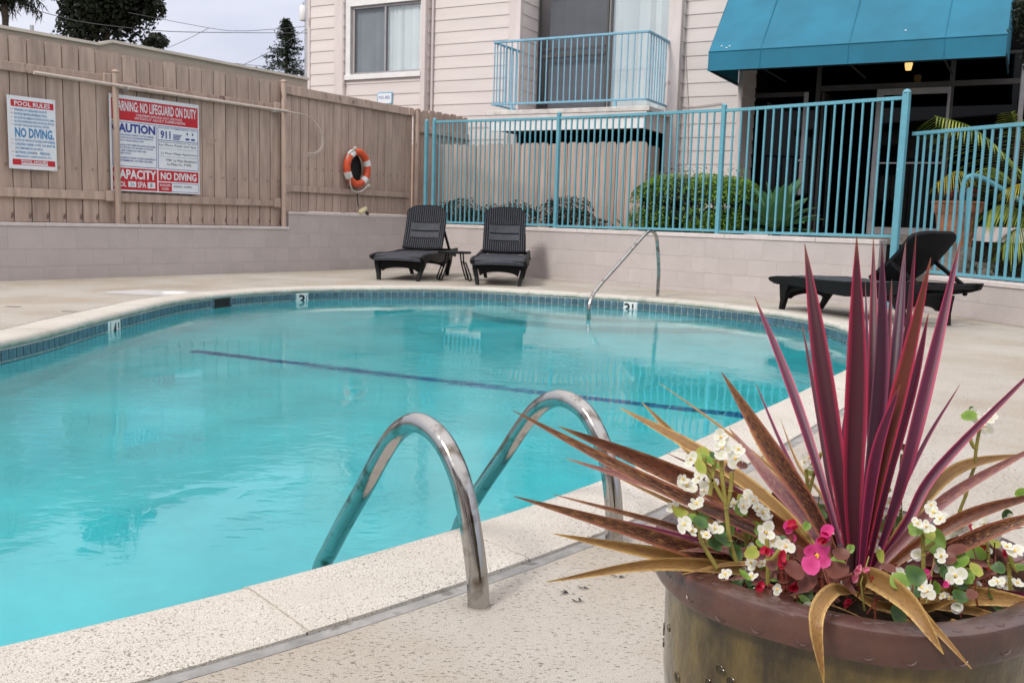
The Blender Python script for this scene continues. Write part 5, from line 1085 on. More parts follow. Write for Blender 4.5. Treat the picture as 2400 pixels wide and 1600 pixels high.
# ================================================================== PALM AND POT ON THE STEPS
Yp = 11.75
pb = atY(2236, 580, Yp); tz = atY(2236, 472, Yp).z - pb.z; pR = 57 * Yp / FPX
tp = thing('terracotta_pot', 'tall fluted terracotta pot standing on the concrete steps', 'pot', tuple(pb))
part('body', MB().lathe([(0, 0), (pR * .60, 0), (pR * .62, .02), (pR * .80, tz * .70), (pR * .82, tz * .72), (pR * .90, tz * .76), (pR * .95, tz * .95), (pR * 1.0, tz * .955), (pR * 1.0, tz), (pR * .88, tz), (pR * .86, tz - .05), (0, tz - .05)], n=36), 'terra', tp, True)
for k in range(22):
    a = 6.283 * k / 22; part('flute', MB().tube([(math.cos(a) * pR * .90, math.sin(a) * pR * .90, tz * .78), (math.cos(a) * pR * .955, math.sin(a) * pR * .955, tz * .93)], .012, 5), 'terra', tp, True)
for k in range(5):
    a = -1.9 + .35 * k
    part('relief', MB().tube(crom([(math.cos(a) * pR * .72, math.sin(a) * pR * .72, tz * .25), (math.cos(a + .08) * pR * .76, math.sin(a + .08) * pR * .76, tz * .35), (math.cos(a - .06) * pR * .78, math.sin(a - .06) * pR * .78, tz * .48), (math.cos(a + .05) * pR * .80, math.sin(a + .05) * pR * .80, tz * .6)], 4), .008, 5), 'terra', tp, True)
part('soil', MB().lathe([(0, tz - .03), (pR * .87, tz - .03)], n=20), 'soil', tp)
rf = thing('red_begonia', 'red flowers growing in the terracotta pot under the palm frond', 'flowers', (pb.x, pb.y, pb.z + tz - .03))
P, Dn = blob(900, (0, 0, .08), (pR * .85, pR * .8, .11), seed=21, fill=.6); leaves_mesh('foliage', P, Dn, .035, 'shrubd', rf)
P, Dn = blob(170, (-.03, -.05, .12), (pR * .8, pR * .7, .10), seed=22, fill=.4); leaves_mesh('flower_heads', P, Dn, .030, 'redfl', rf, asp=.9)
part('stems', MB().tube([(0, 0, 0), (.03, 0, .1)], .006, 5).tube([(0, 0, 0), (-.1, -.05, .12)], .006, 5).tube([(0, 0, 0), (.1, -.05, .15)], .006, 5), 'bark', rf)
def frond(parent, pts, L, m, n=34, down=.55, seed=1, both=True, wleaf=.019):
    n = int(n * 1.0); L = L * 1.5; wleaf *= .75
    g = random.Random(seed); R_ = crom(pts, 10); part('rachis', MB().tube(R_, [.012 * (1 - .8 * i / len(R_)) + .002 for i in range(len(R_))], 6), m, parent, True)
    mb = MB(); cnt = len(R_) - 1
    for k in range(n):
        tt = .12 + .88 * k / n; i = min(int(tt * cnt), cnt - 1); p = R_[i].lerp(R_[i + 1], tt * cnt - i); d = (R_[i + 1] - R_[i]).normalized(); s = d.cross(Vector((0, 0, 1))).normalized(); u = s.cross(d).normalized()
        for sg in ((-1, 1) if both else (1,)):
            ll = L * (math.sin(math.pi * (.15 + .8 * tt)) ** .6) * g.uniform(.85, 1.1); dv = (s * sg * .80 + d * .62 + u * (.25 - down * .3) - Vector((0, 0, 1)) * down * .5).normalized(); strap(mb, p, dv, ll, wleaf, .22 + g.uniform(0, .15), 5, .4, 0, uv=False)
    part('leaflets', mb, m, parent, kind='stuff')
Y2 = 11.2
tr0 = atY(2440, 560, Y2); pmz = thing('palm_tree', 'feather palm arching in from the right edge above the pot', 'palm', (tr0.x, tr0.y, .1))
def rel(x, y, Y): return atY(x, y, Y) - Vector(pmz.location)
part('trunk', MB().tube([(0, 0, 0), (.0, 0, tr0.z - .1), (.0, 0, tr0.z + .25)], [.07, .05, .04], 8), 'bark', pmz, True)
frond(pmz, [rel(2442, 520, Y2), rel(2405, 440, 11.1), rel(2350, 365, 11.0), rel(2280, 300, 10.9), rel(2190, 272, 10.8)], .42, 'palm', 44, .8, 1)
frond(pmz, [rel(2445, 520, Y2), rel(2425, 420, 11.3), rel(2400, 330, 11.3), rel(2370, 262, 11.3)], .36, 'palm', 36, .6, 2)
frond(pmz, [rel(2440, 540, Y2), rel(2400, 500, 11.2), rel(2350, 480, 11.2), rel(2310, 500, 11.2)], .34, 'palm', 34, .8, 3)
frond(pmz, [rel(2445, 540, Y2), rel(2420, 520, 11.0), rel(2380, 540, 10.9), rel(2350, 580, 10.9)], .3, 'palm', 26, .8, 4)
frond(pmz, [rel(2440, 500, Y2), rel(2425, 450, 10.9), rel(2395, 432, 10.8), rel(2350, 448, 10.8)], .20, 'palmy', 24, .8, 5, wleaf=.012)
ptr = thing('potted_palm', 'yellow green palm frond fanning over the rim of the terracotta pot', 'palm', (pb.x, pb.y, pb.z + tz - .03))
def rel2(x, y, Y): return atY(x, y, Y) - Vector(ptr.location)
frond(ptr, [Vector((.03, 0, 0)), rel2(2258, 440, Yp - .05), rel2(2262, 408, Yp - .15), rel2(2235, 405, Yp - .25), rel2(2195, 430, Yp - .3)], .24, 'palmy', 30, .9, 6, wleaf=.012)
frond(ptr, [Vector((.06, 0, 0)), rel2(2275, 440, Yp), rel2(2290, 405, Yp), rel2(2325, 395, Yp), rel2(2360, 410, Yp)], .20, 'palm', 26, .9, 7)
dk = thing('dark_shrub', 'dark undergrowth at the right edge beyond the steps, below the palm', 'shrub', (atY(2400, 620, 10.9).x, 10.9, .0))
P, Dn = blob(2600, (.25, .3, .32), (.62, .5, .34), seed=31, fill=.5, lump=.3); leaves_mesh('foliage', P, Dn, .06, 'shrubd', dk); part('stems', MB().tube([(.2, .3, 0), (.25, .3, .4)], .015, 5), 'bark', dk)
# branch of a tree hanging in at the top right
br = thing('overhanging_tree', 'dark leafy tree branch hanging in at the top right corner beside the awning', 'tree', tuple(atY(2500, 700, 10.5)))
br.location.z = 0
def rel3(x, y, Y): return atY(x, y, Y) - Vector(br.location)
part('trunk', MB().tube([(0, 0, 0), (.05, .1, 2.2), (0, .1, 3.6)], [.11, .09, .06], 8), 'bark', br, True)
P, Dn = multiblob(4200, tuple(rel3(2455, 30, 10.5)), (.28, .6, .62), 16, .4, 41, fill=.6, lump=.35); leaves_mesh('crown', P, Dn, .075, 'treed', br)
P, Dn = blob(160, tuple(rel3(2392, 8, 10.45)), (.07, .12, .07), seed=42, fill=.6, lump=.4); leaves_mesh('crown', P, Dn, .06, 'treed', br)
# ================================================================== FAR TREES, POLE AND WIRES
def farpt(x, y, Y): return atY(x, y, Y)
def ftree(name, label, Y, x0, x1, ytop, ybot, n, size, m, seed, cat='tree', **kw):
    c = farpt((x0 + x1) / 2, (ytop + ybot) / 2, Y); rx = (x1 - x0) / 2 * Y / FPX; rz = (ybot - ytop) / 2 * Y / FPX
    t = thing(name, label, cat, (c.x, c.y, -.03)); P, Dn = multiblob(n, (0, 0, c.z), (rx, rx * .9, rz), 34, .36, seed, **kw); leaves_mesh('crown', P, Dn, size, m, t, asp=.6, jit=.8)
    part('trunk', MB().tube([(0, 0, 0), (.1, 0, c.z * .6), (.0, 0, c.z + rz * .3)], [rx * .09 + .05, rx * .06 + .04, .05], 8), 'bark', t, True); return t, c
tt, c = ftree('dark_tree', 'big dense dark evergreen tree beyond the fence, cut off by the top edge', 38, 98, 384, -260, 150, 52000, .20, 'treed', 51, lump=.42, fill=.75)
P, Dn = multiblob(3400, tuple(farpt(366, 98, 38) - Vector(tt.location)), (.52, .5, .40), 14, .42, 52, fill=.8, lump=.5); leaves_mesh('crown', P, Dn, .16, 'treed', tt)
P, Dn = multiblob(2600, tuple(farpt(360, 20, 38) - Vector(tt.location)), (.45, .5, .8), 14, .4, 53, fill=.8, lump=.5); leaves_mesh('crown', P, Dn, .15, 'treed', tt)
# feathery tree at far left
c = farpt(10, -10, 30); lt = thing('feathery_tree', 'feathery dark tree on a thin trunk at the top left corner', 'tree', (c.x, c.y, -.03))
part('trunk', MB().tube([(0, 0, 0), (0, 0, c.z)], [.14, .09], 8), 'bark', lt, True)
g = random.Random(3)
for k in range(34):
    a = g.uniform(0, 6.28); e = g.uniform(-.2, 1.1); L = g.uniform(.7, 1.15); pts = [Vector((0, 0, c.z - .1)), Vector((math.cos(a) * L * .5, math.sin(a) * L * .5, c.z + L * .5 * math.sin(e) + .1)), Vector((math.cos(a) * L, math.sin(a) * L, c.z + L * .5 * math.sin(e) - .30))]
    R_ = crom(pts, 5); mb = MB().tube(R_, .015, 4)
    for i in range(1, len(R_)):
        for q in range(5): 
            d = Vector((g.uniform(-1, 1), g.uniform(-1, 1), g.uniform(-1.4, .3))).normalized(); strap(mb, R_[i], d, g.uniform(.16, .30), .035, .3, 3, uv=False)
    part('branch', mb, 'treed', lt)
# conifer with drooping tiers
c = farpt(672, 50, 34); top = c.z + .05; cf = thing('conifer', 'small pointed conifer beyond the fence, beside the building corner', 'tree', (c.x, c.y, -.03))
part('trunk', MB().tube([(0, 0, 0), (0, 0, top)], [.14, .02], 6), 'bark', cf, True)
pts_ = []; nr_ = []; g = np.random.default_rng(8)
for k in range(30):
    z = top - .05 - k * .105; rad = .10 + k * .055 * (1 + .25 * math.sin(k * 2.4))
    for q in range(7):
        a = g.uniform(0, 6.28); n = 46; tt_ = g.uniform(.05, 1, n); x = np.cos(a) * rad * tt_ + g.normal(0, .05, n); y = np.sin(a) * rad * tt_ + g.normal(0, .05, n); zz_ = z - .18 * tt_ ** 2 * rad + .10 * tt_ ** 4 + g.normal(0, .035, n)
        pts_.append(np.stack([x, y, zz_], 1)); nr_.append(np.tile([[0, 0, 1.0]], (n, 1)))
leaves_mesh('crown', np.concatenate(pts_), np.concatenate(nr_), .12, 'conifer', cf, asp=.35, jit=.7)
up_ = farpt(708, 30, 30); po = thing('utility_pole', 'grey utility pole with a transformer can, half hidden by the building corner', 'utility pole', (farpt(722, 30, 30).x, up_.y, -.03))
part('pole', MB().tube([(0, 0, 0), (0, 0, up_.z + 2.5)], .11, 10), 'galv', po, True)
tx = farpt(711, 30, 30).x - po.location.x; zt_a = farpt(711, 12, 30).z; zb_a = farpt(711, 47, 30).z
part('transformer', MB().lathe([(0, zb_a), (.10, zb_a), (.12, zb_a + .03), (.12, zt_a - .06), (.09, zt_a), (0, zt_a)], (tx, 0, 0), 16), 'lid', po, True); part('bushing', MB().tube([(tx, 0, zt_a), (tx, 0, zt_a + .12)], .02, 6), 'galv', po, True)
def wire(label, pts, Y=30, sag=0):
    mb = MB().tube(crom([farpt(x, y, Yy) for x, y, Yy in pts], 8), .008, 4); return solo('overhead_wire', mb, 'wire', label, 'wire', 'overhead wires', smooth=True)
wire('highest overhead wire, running level into the transformer pole', [(300, 30, 34), (490, 66, 32), (560, 73, 31), (640, 69, 30.5), (722, 62, 30)])
wire('overhead wire climbing steeply from the fence top to the pole', [(555, 160, 26), (645, 115, 28), (722, 66, 30)])
wire('lowest overhead wire just above the fence top, left of the conifer', [(470, 141, 30), (540, 148, 30), (640, 158, 30), (722, 165, 30)])
wire('overhead wire falling left from the kink of the highest wire', [(395, 112, 30), (440, 92, 31), (490, 66, 32)])
wire('thick overhead wire crossing in front of the big dark tree', [(40, 12, 22), (148, 42, 22), (220, 56, 22), (345, 70, 22), (460, 76, 23), (722, 78, 30)])
solo('vent_pipe', MB().tube([FL.w(*[FL.px(75, 76, 3.2)[0], 3.2, 2.0]), FL.w(FL.px(75, 76, 3.2)[0], 3.2, FL.px(75, 60, 3.2)[1])], .03, 8), 'galv', 'short grey vent pipe above the parapet at far left', 'pipe', smooth=True)
# ================================================================== GLAZED PLANTER IN THE FOREGROUND
PC = Vector((.447, 1.19, 0)); RZ = .424; RO = .25
def glaze():
    m, t, b, o = newmat('olive_glaze'); L_ = t.links.new; tc = nd(t, 'ShaderNodeTexCoord')
    n = nd(t, 'ShaderNodeTexNoise'); n.inputs['Scale'].default_value = 9; n.inputs['Detail'].default_value = 7; n.inputs['Roughness'].default_value = .7; mp = nd(t, 'ShaderNodeMapping'); mp.inputs[3].default_value = (1.6, 1.6, .55); L_(tc.outputs['Object'], mp.inputs[0]); L_(mp.outputs[0], n.inputs[0])
    r = nd(t, 'ShaderNodeValToRGB'); L_(n.outputs[0], r.inputs[0]); e = r.color_ramp.elements; e[0].position = .34; e[0].color = (.022, .015, .006, 1); e[1].position = .70; e[1].color = (.19, .135, .035, 1); x = e.new(.5); x.color = (.085, .060, .018, 1)
    L_(r.outputs[0], b.inputs['Base Color']); b.inputs['Roughness'].default_value = .28; b.inputs['Coat Weight'].default_value = .5; b.inputs['Coat Roughness'].default_value = .12
    n2 = nd(t, 'ShaderNodeTexNoise'); n2.inputs['Scale'].default_value = 30; n2.inputs['Detail'].default_value = 4; L_(tc.outputs['Object'], n2.inputs[0]); bp = nd(t, 'ShaderNodeBump'); bp.inputs['Strength'].default_value = .5; bp.inputs['Distance'].default_value = .006; L_(n2.outputs[0], bp.inputs['Height']); L_(bp.outputs[0], b.inputs['Normal']); L_(bp.outputs[0], b.inputs['Coat Normal']); return m
M['glaze'] = glaze()
M['rim'] = mat('red_brown_glaze', (.085, .036, .026), .36, var=.3, scale=9, bump=.45, bscale=28, coat=.35, col2=(.035, .017, .015), spots=[(6, .64, (.22, .07, .04), (1, 1, 1))])
M['rimd'] = mat('dent_glaze', (.07, .03, .024), .3, coat=.4)
M['dimple'] = mat('dimple_glaze', (.030, .022, .010), .5); M['dimplel'] = mat('dimple_ring_glaze', (.30, .235, .095), .28, coat=.5)
pt = thing('glazed_planter', 'large round olive glazed planter with red brown dented rim, right foreground', 'planter', tuple(PC))
pr = [(.15, 0), (.17, .0), (.20, .06), (.218, .15), (.229, .25), (.231, .34), (.229, .395)]
part('body', MB().lathe(pr + [(.20, .39), (.205, .25), (.16, .03), (0, .03)], n=96), 'glaze', pt, True)
rimp = [(.226, .384), (.244, .3845), (.2495, .3865), (.2515, .391), (.252, .405), (.2515, .4195), (.2500, .4232), (.2465, .4246), (.220, .4246), (.2135, .4225), (.2105, .415), (.209, .375), (.226, .384)]
v = []; f = []; nn = 120
for (r, z) in rimp:
    for k in range(nn):
        a = 2 * math.pi * k / nn; w = 1 + .006 * math.sin(3 * a + 1) + .003 * math.sin(7 * a); v.append((r * w * math.cos(a), r * w * math.sin(a), z + .002 * math.sin(5 * a)))
for i in range(len(rimp) - 1):
    for k in range(nn): f.append((i * nn + k, i * nn + (k + 1) % nn, (i + 1) * nn + (k + 1) % nn, (i + 1) * nn + k))
rimo = part('rim', MB().add(v, f), 'rim', pt, True, shade=35)
# thumb-pressed crescents on the rim and ringed dimples on the body
g = random.Random(4); cres = MB()
def crescent(mb, c, u, w, r, a0, a1, th):
    mb.tube([c + u * r * math.cos(a) + w * r * math.sin(a) for a in np.linspace(a0, a1, 7)], [th * .3, th, th, th * 1.1, th, th, th * .3], 5)
for k in range(58):
    a = 2 * math.pi * k / 58 + g.uniform(-.03, .03); rd = Vector((math.cos(a), math.sin(a), 0)); tg = Vector((-math.sin(a), math.cos(a), 0))
    c = rd * (.231 + g.uniform(-.007, .007)) + Vector((0, 0, .4243 + .002 * math.sin(5 * a))); crescent(cres, c, tg, rd, .0062, .2, 2.9, .0014)
    if k % 2: c = rd * .2515 * (1 + .006 * math.sin(3 * a + 1) + .003 * math.sin(7 * a)) + Vector((0, 0, .402 + g.uniform(-.008, .010))); crescent(cres, c, tg, Vector((0, 0, 1)), .0075, 3.4, 6.0, .0014)
part('pressed_marks', cres, 'rimd', rimo, True, kind='stuff')
def rad_at(z):
    for (r0_, z0_), (r1_, z1_) in zip(pr[:-1], pr[1:]):
        if z0_ <= z <= z1_ and z1_ > z0_: return r0_ + (r1_ - r0_) * (z - z0_) / (z1_ - z0_)
    return .236
dp = MB(); dr_ = MB()
for k in range(150):
    a = g.uniform(0, 6.283); z = g.choice([.315, .295, .27, .24, .21, .18, .15, .12]) + g.uniform(-.006, .006); R_ = rad_at(z); rd = Vector((math.cos(a), math.sin(a), 0)); tg = Vector((-math.sin(a), math.cos(a), 0)); c = rd * (R_ + .0004) + Vector((0, 0, z)); s = g.uniform(.0035, .006)
    n = 10; vs = [c + rd * .0006 + (tg * math.cos(q) + Vector((0, 0, 1)) * math.sin(q)) * s for q in np.linspace(0, 6.283, n, endpoint=False)]; dp.add([c + rd * .0002] + vs, [(0, 1 + i, 1 + (i + 1) % n) for i in range(n)])
    dr_.tube([c + rd * .0002 + (tg * math.cos(q) + Vector((0, 0, 1)) * math.sin(q)) * (s * 1.25) for q in np.linspace(0, 6.283, 12, endpoint=False)], .0007, 5, closed=True)
part('dimples', dp, 'dimple', pt, True, kind='stuff'); part('dimple_rings', dr_, 'glaze', pt, True, kind='stuff')
sm = MB(); v = [(0, 0, .372)]; 
for i in range(1, 9):
    for k in range(32): a = 6.283 * k / 32; v.append((.2045 * i / 8 * math.cos(a), .2045 * i / 8 * math.sin(a), .372 + .008 * math.sin(a * 3 + i) + .006 * g.uniform(-1, 1)))
f = [(0, 1 + k, 1 + (k + 1) % 32) for k in range(32)] + [(1 + (i - 1) * 32 + k, 1 + i * 32 + k, 1 + i * 32 + (k + 1) % 32, 1 + (i - 1) * 32 + (k + 1) % 32) for i in range(1, 8) for k in range(32)]
part('soil', sm.add(v, f), 'soil', pt, True)
# ---- strap leaf materials with striped margins
def strapmat(name, mid, edge, tip, mot, motcol, rough=.38, th=.60):
    m, t, b, o = newmat(name); L_ = t.links.new; uv = nd(t, 'ShaderNodeUVMap'); sp = nd(t, 'ShaderNodeSeparateXYZ'); L_(uv.outputs[0], sp.inputs[0])
    ab = nd(t, 'ShaderNodeMath', operation='SUBTRACT'); ab.inputs[1].default_value = .5; L_(sp.outputs[0], ab.inputs[0]); a2 = nd(t, 'ShaderNodeMath', operation='ABSOLUTE'); L_(ab.outputs[0], a2.inputs[0])
    oi = nd(t, 'ShaderNodeObjectInfo'); cmb = nd(t, 'ShaderNodeCombineXYZ'); L_(sp.outputs[0], cmb.inputs[0]); L_(sp.outputs[1], cmb.inputs[1]); L_(oi.outputs['Random'], cmb.inputs[2])
    mp = nd(t, 'ShaderNodeMapping'); mp.inputs[3].default_value = (22, 1.3, 31); L_(cmb.outputs[0], mp.inputs[0]); n = nd(t, 'ShaderNodeTexNoise'); n.inputs['Scale'].default_value = 1.0; n.inputs['Detail'].default_value = 3; L_(mp.outputs[0], n.inputs[0])
    ad = nd(t, 'ShaderNodeMath', operation='MULTIPLY_ADD'); ad.inputs[1].default_value = .34; L_(n.outputs[0], ad.inputs[0]); L_(a2.outputs[0], ad.inputs[2])
    r = nd(t, 'ShaderNodeValToRGB'); L_(ad.outputs[0], r.inputs[0]); e = r.color_ramp.elements; e[0].position = .46; e[0].color = (*mid, 1); e[1].position = .63; e[1].color = (*edge, 1); x = e.new(.55); x.color = tuple((mid[i] + edge[i]) / 2 for i in range(3)) + (1,)
    # mottling
    mp2 = nd(t, 'ShaderNodeMapping'); mp2.inputs[3].default_value = (34, 34, 31); L_(cmb.outputs[0], mp2.inputs[0]); n2 = nd(t, 'ShaderNodeTexNoise'); n2.inputs['Scale'].default_value = 1.0; n2.inputs['Detail'].default_value = 4; n2.inputs['Roughness'].default_value = .7; L_(mp2.outputs[0], n2.inputs[0])
    n3 = nd(t, 'ShaderNodeMath', operation='MULTIPLY_ADD'); n3.inputs[1].default_value = mot; L_(sp.outputs[1], n3.inputs[0]); L_(n2.outputs[0], n3.inputs[2])
    r2 = nd(t, 'ShaderNodeMapRange'); r2.inputs[1].default_value = th; r2.inputs[2].default_value = th + .07; L_(n3.outputs[0], r2.inputs[0]); mx = nd(t, 'ShaderNodeMix', data_type='RGBA'); L_(r2.outputs[0], mx.inputs[0]); L_(r.outputs[0], mx.inputs[6]); mx.inputs[7].default_value = (*motcol, 1)
    r3 = nd(t, 'ShaderNodeMapRange'); r3.inputs[1].default_value = .93; r3.inputs[2].default_value = 1.0; L_(sp.outputs[1], r3.inputs[0]); mx2 = nd(t, 'ShaderNodeMix', data_type='RGBA'); L_(r3.outputs[0], mx2.inputs[0]); L_(mx.outputs[2], mx2.inputs[6]); mx2.inputs[7].default_value = (*tip, 1)
    L_(mx2.outputs[2], b.inputs['Base Color']); b.inputs['Roughness'].default_value = rough; b.inputs['Specular IOR Level'].default_value = .45
    bp = nd(t, 'ShaderNodeBump'); bp.inputs['Strength'].default_value = .35; bp.inputs['Distance'].default_value = .001; L_(n.outputs[0], bp.inputs['Height']); L_(bp.outputs[0], b.inputs['Normal'])
    tr = nd(t, 'ShaderNodeBsdfTranslucent'); L_(mx2.outputs[2], tr.inputs[0]); ms = nd(t, 'ShaderNodeMixShader'); ms.inputs[0].default_value = .18; L_(b.outputs[0], ms.inputs[1]); L_(tr.outputs[0], ms.inputs[2]); L_(ms.outputs[0], o.inputs[0]); M[name] = m
strapmat('maroon_leaf', (.065, .012, .022), (.42, .025, .075), (.20, .07, .03), .0, (.2, .05, .02), th=.70)
strapmat('magenta_leaf', (.10, .015, .045), (.50, .045, .13), (.28, .10, .05), .05, (.24, .08, .03), th=.70)
strapmat('crimson_leaf', (.13, .03, .02), (.52, .03, .09), (.28, .10, .05), .0, (.05, .018, .012), th=.58)
strapmat('plum_leaf', (.055, .014, .034), (.24, .07, .13), (.18, .05, .04), .0, (.2, .08, .05), th=.70)
strapmat('bronze_leaf', (.16, .050, .022), (.44, .17, .07), (.30, .15, .04), .12, (.045, .015, .010), th=.56)
strapmat('brown_leaf', (.055, .018, .016), (.36, .12, .08), (.22, .09, .03), .12, (.42, .20, .07))
strapmat('gold_leaf', (.30, .17, .05), (.64, .42, .15), (.50, .32, .08), .10, (.17, .055, .03), .5)
strapmat('mauve_leaf', (.19, .065, .085), (.38, .16, .17), (.36, .20, .08), .10, (.45, .26, .12))
M['maroon_stem'] = mat('maroon_stem', (.06, .015, .02), .6, var=.3, scale=30)
co_ = thing('cordyline', 'spiky purple red cordyline fanning out of the glazed planter', 'cordyline', (PC.x, PC.y, .38))
LV = [  # pixels base -> ... -> tip, widest width in pixels, distance of the tip, material, twist
 ([(1998, 1365), (1962, 1100), (1922, 830), (1886, 571)], 44, 1.30, 'maroon_leaf', .25),
 ([(2004, 1372), (2000, 1150), (2010, 850), (2008, 553)], 50, 1.22, 'maroon_leaf', -.1),
 ([(2015, 1372), (2040, 1100), (2046, 820), (2047, 556)], 24, 1.38, 'maroon_leaf', .3),
 ([(2008, 1375), (2038, 1120), (2060, 850), (2067, 566)], 44, 1.16, 'plum_leaf', .35),
 ([(2018, 1378), (2060, 1100), (2100, 830), (2123, 567)], 30, 1.34, 'plum_leaf', -.3),
 ([(2022, 1378), (2080, 1100), (2120, 800), (2147, 546)], 24, 1.25, 'maroon_leaf', .5),
 ([(2010, 1380), (2060, 1130), (2120, 880), (2182, 604)], 40, 1.10, 'crimson_leaf', -.35),
 ([(2022, 1382), (2080, 1120), (2140, 900), (2176, 734)], 22, 1.15, 'magenta_leaf', .3),
 ([(2030, 1378), (2110, 1130), (2180, 860), (2252, 560)], 34, 1.30, 'magenta_leaf', .45),
 ([(2005, 1370), (2050, 1100), (2075, 860), (2090, 655)], 20, 1.30, 'maroon_leaf', .6),
 ([(1990, 1350), (1980, 1180), (1975, 1040), (1990, 900)], 20, 1.36, 'magenta_leaf', .4),
 ([(2015, 1378), (2035, 1200), (2062, 1040), (2110, 900)], 34, 1.12, 'magenta_leaf', -.4),
 ([(1992, 1360), (1925, 1130), (1850, 900), (1768, 694)], 24, 1.45, 'magenta_leaf', .4),
 ([(1985, 1360), (1900, 1190), (1795, 1035), (1691, 872)], 48, 1.24, 'brown_leaf', .1),
 ([(1975, 1340), (1860, 1150), (1700, 1010), (1545, 897)], 9, 1.50, 'gold_leaf', .5),
 ([(1980, 1365), (1895, 1230), (1800, 1120), (1708, 1002)], 40, 1.36, 'mauve_leaf', .2),
 ([(1980, 1350), (1905, 1210), (1830, 1110), (1756, 1006)], 34, 1.45, 'gold_leaf', -.2),
 ([(1985, 1340), (1935, 1180), (1870, 1090), (1828, 980)], 12, 1.5, 'gold_leaf', .6),
 ([(1965, 1360), (1830, 1200), (1640, 1060), (1452, 955)], 40, 1.34, 'gold_leaf', .15),
 ([(1960, 1355), (1800, 1170), (1640, 1070), (1504, 942)], 34, 1.40, 'gold_leaf', -.3),
 ([(1960, 1360), (1780, 1250), (1500, 1120), (1203, 962)], 40, 1.12, 'brown_leaf', .2),
 ([(1958, 1345), (1800, 1210), (1560, 1100), (1309, 999)], 56, 1.22, 'bronze_leaf', -.1),
 ([(1955, 1358), (1780, 1240), (1560, 1150), (1327, 1074)], 30, 1.20, 'mauve_leaf', .35),
 ([(1950, 1365), (1790, 1310), (1560, 1230), (1296, 1158)], 20, 1.22, 'brown_leaf', .4),
 ([(1955, 1375), (1760, 1330), (1500, 1245), (1204, 1162)], 46, 1.04, 'brown_leaf', -.1),
 ([(1950, 1378), (1760, 1335), (1560, 1300), (1297, 1250)], 44, 1.08, 'gold_leaf', .15),
 ([(1950, 1380), (1760, 1335), (1540, 1320), (1279, 1363)], 38, 1.00, 'gold_leaf', -.2),
 ([(1948, 1372), (1800, 1310), (1700, 1290), (1590, 1290)], 26, 1.10, 'mauve_leaf', .3),
 ([(1940, 1345), (1860, 1270), (1760, 1180), (1660, 1110)], 30, 1.30, 'magenta_leaf', .3),
 ([(2020, 1370), (2120, 1230), (2200, 1095), (2460, 830)], 28, 1.25, 'magenta_leaf', .25),
 ([(2025, 1365), (2120, 1260), (2240, 1150), (2480, 1020)], 34, 1.20, 'mauve_leaf', .1),
 ([(2030, 1360), (2150, 1190), (2250, 1095), (2400, 1063)], 34, 1.32, 'gold_leaf', -.2),
 ([(2035, 1370), (2160, 1270), (2290, 1200), (2470, 1150)], 38, 1.18, 'bronze_leaf', .2),
 ([(2035, 1380), (2200, 1300), (2330, 1240), (2490, 1190)], 44, 1.10, 'brown_leaf', -.1),
 ([(2040, 1385), (2140, 1320), (2260, 1312), (2440, 1345)], 26, 1.08, 'mauve_leaf', .3),
 ([(2045, 1385), (2150, 1362), (2300, 1378), (2480, 1402)], 24, 1.02, 'magenta_leaf', .3),
 ([(2045, 1390), (2180, 1400), (2300, 1395), (2500, 1430)], 58, 1.00, 'gold_leaf', -.1),
 ([(2040, 1390), (2120, 1340), (2260, 1340), (2420, 1375)], 34, 1.12, 'brown_leaf', .2),
 ([(2000, 1385), (2060, 1415), (2150, 1425), (2245, 1404)], 34, 1.02, 'gold_leaf', .2),
 ([(2015, 1375), (2040, 1352), (2130, 1410), (2212, 1532)], 62, .88, 'gold_leaf', .0),
 ([(2020, 1385), (2120, 1400), (2200, 1480), (2277, 1566)], 18, .90, 'gold_leaf', .2),
 ([(1992, 1385), (1950, 1385), (1912, 1450), (1931, 1602)], 44, .87, 'gold_leaf', .05),
 ([(1990, 1380), (1960, 1385), (1900, 1378), (1850, 1395)], 22, 1.05, 'mauve_leaf', .3),
 ([(1985, 1380), (1900, 1350), (1790, 1345), (1690, 1360)], 22, 1.05, 'mauve_leaf', .2),
]
DY = {(2212, 1532): (1.15, 1.08, .960, .915), (2277, 1566): (1.15, 1.0, .935, .905), (1931, 1602): (1.15, 1.0, .925, .918)}
LV += [
 ([(1960, 1365), (1800, 1290), (1600, 1190), (1420, 1105)], 14, 1.3, 'gold_leaf', .4),
 ([(1960, 1360), (1830, 1230), (1700, 1130), (1560, 1060)], 13, 1.4, 'bronze_leaf', .4),
 ([(1955, 1370), (1800, 1320), (1620, 1262), (1440, 1215)], 13, 1.15, 'magenta_leaf', .3),
 ([(1975, 1350), (1900, 1180), (1830, 1040), (1772, 900)], 12, 1.5, 'magenta_leaf', .5),
 ([(1985, 1350), (1945, 1150), (1915, 960), (1880, 760)], 14, 1.5, 'maroon_leaf', .5),
 ([(2025, 1365), (2100, 1180), (2170, 1030), (2250, 900)], 12, 1.4, 'magenta_leaf', .5),
 ([(2030, 1370), (2150, 1300), (2280, 1250), (2400, 1235)], 16, 1.2, 'bronze_leaf', .4),
 ([(2035, 1385), (2150, 1380), (2290, 1350), (2430, 1300)], 16, 1.1, 'mauve_leaf', .4),
 ([(2035, 1390), (2150, 1410), (2280, 1430), (2420, 1470)], 26, 1.0, 'gold_leaf', .2),
 ([(1950, 1380), (1850, 1330), (1720, 1322), (1600, 1345)], 14, 1.05, 'gold_leaf', .4),
 ([(2000, 1370), (2012, 1150), (2030, 900), (2028, 660)], 16, 1.5, 'plum_leaf', .5),
 ([(2010, 1370), (2075, 1150), (2130, 960), (2160, 800)], 14, 1.45, 'maroon_leaf', .5)]
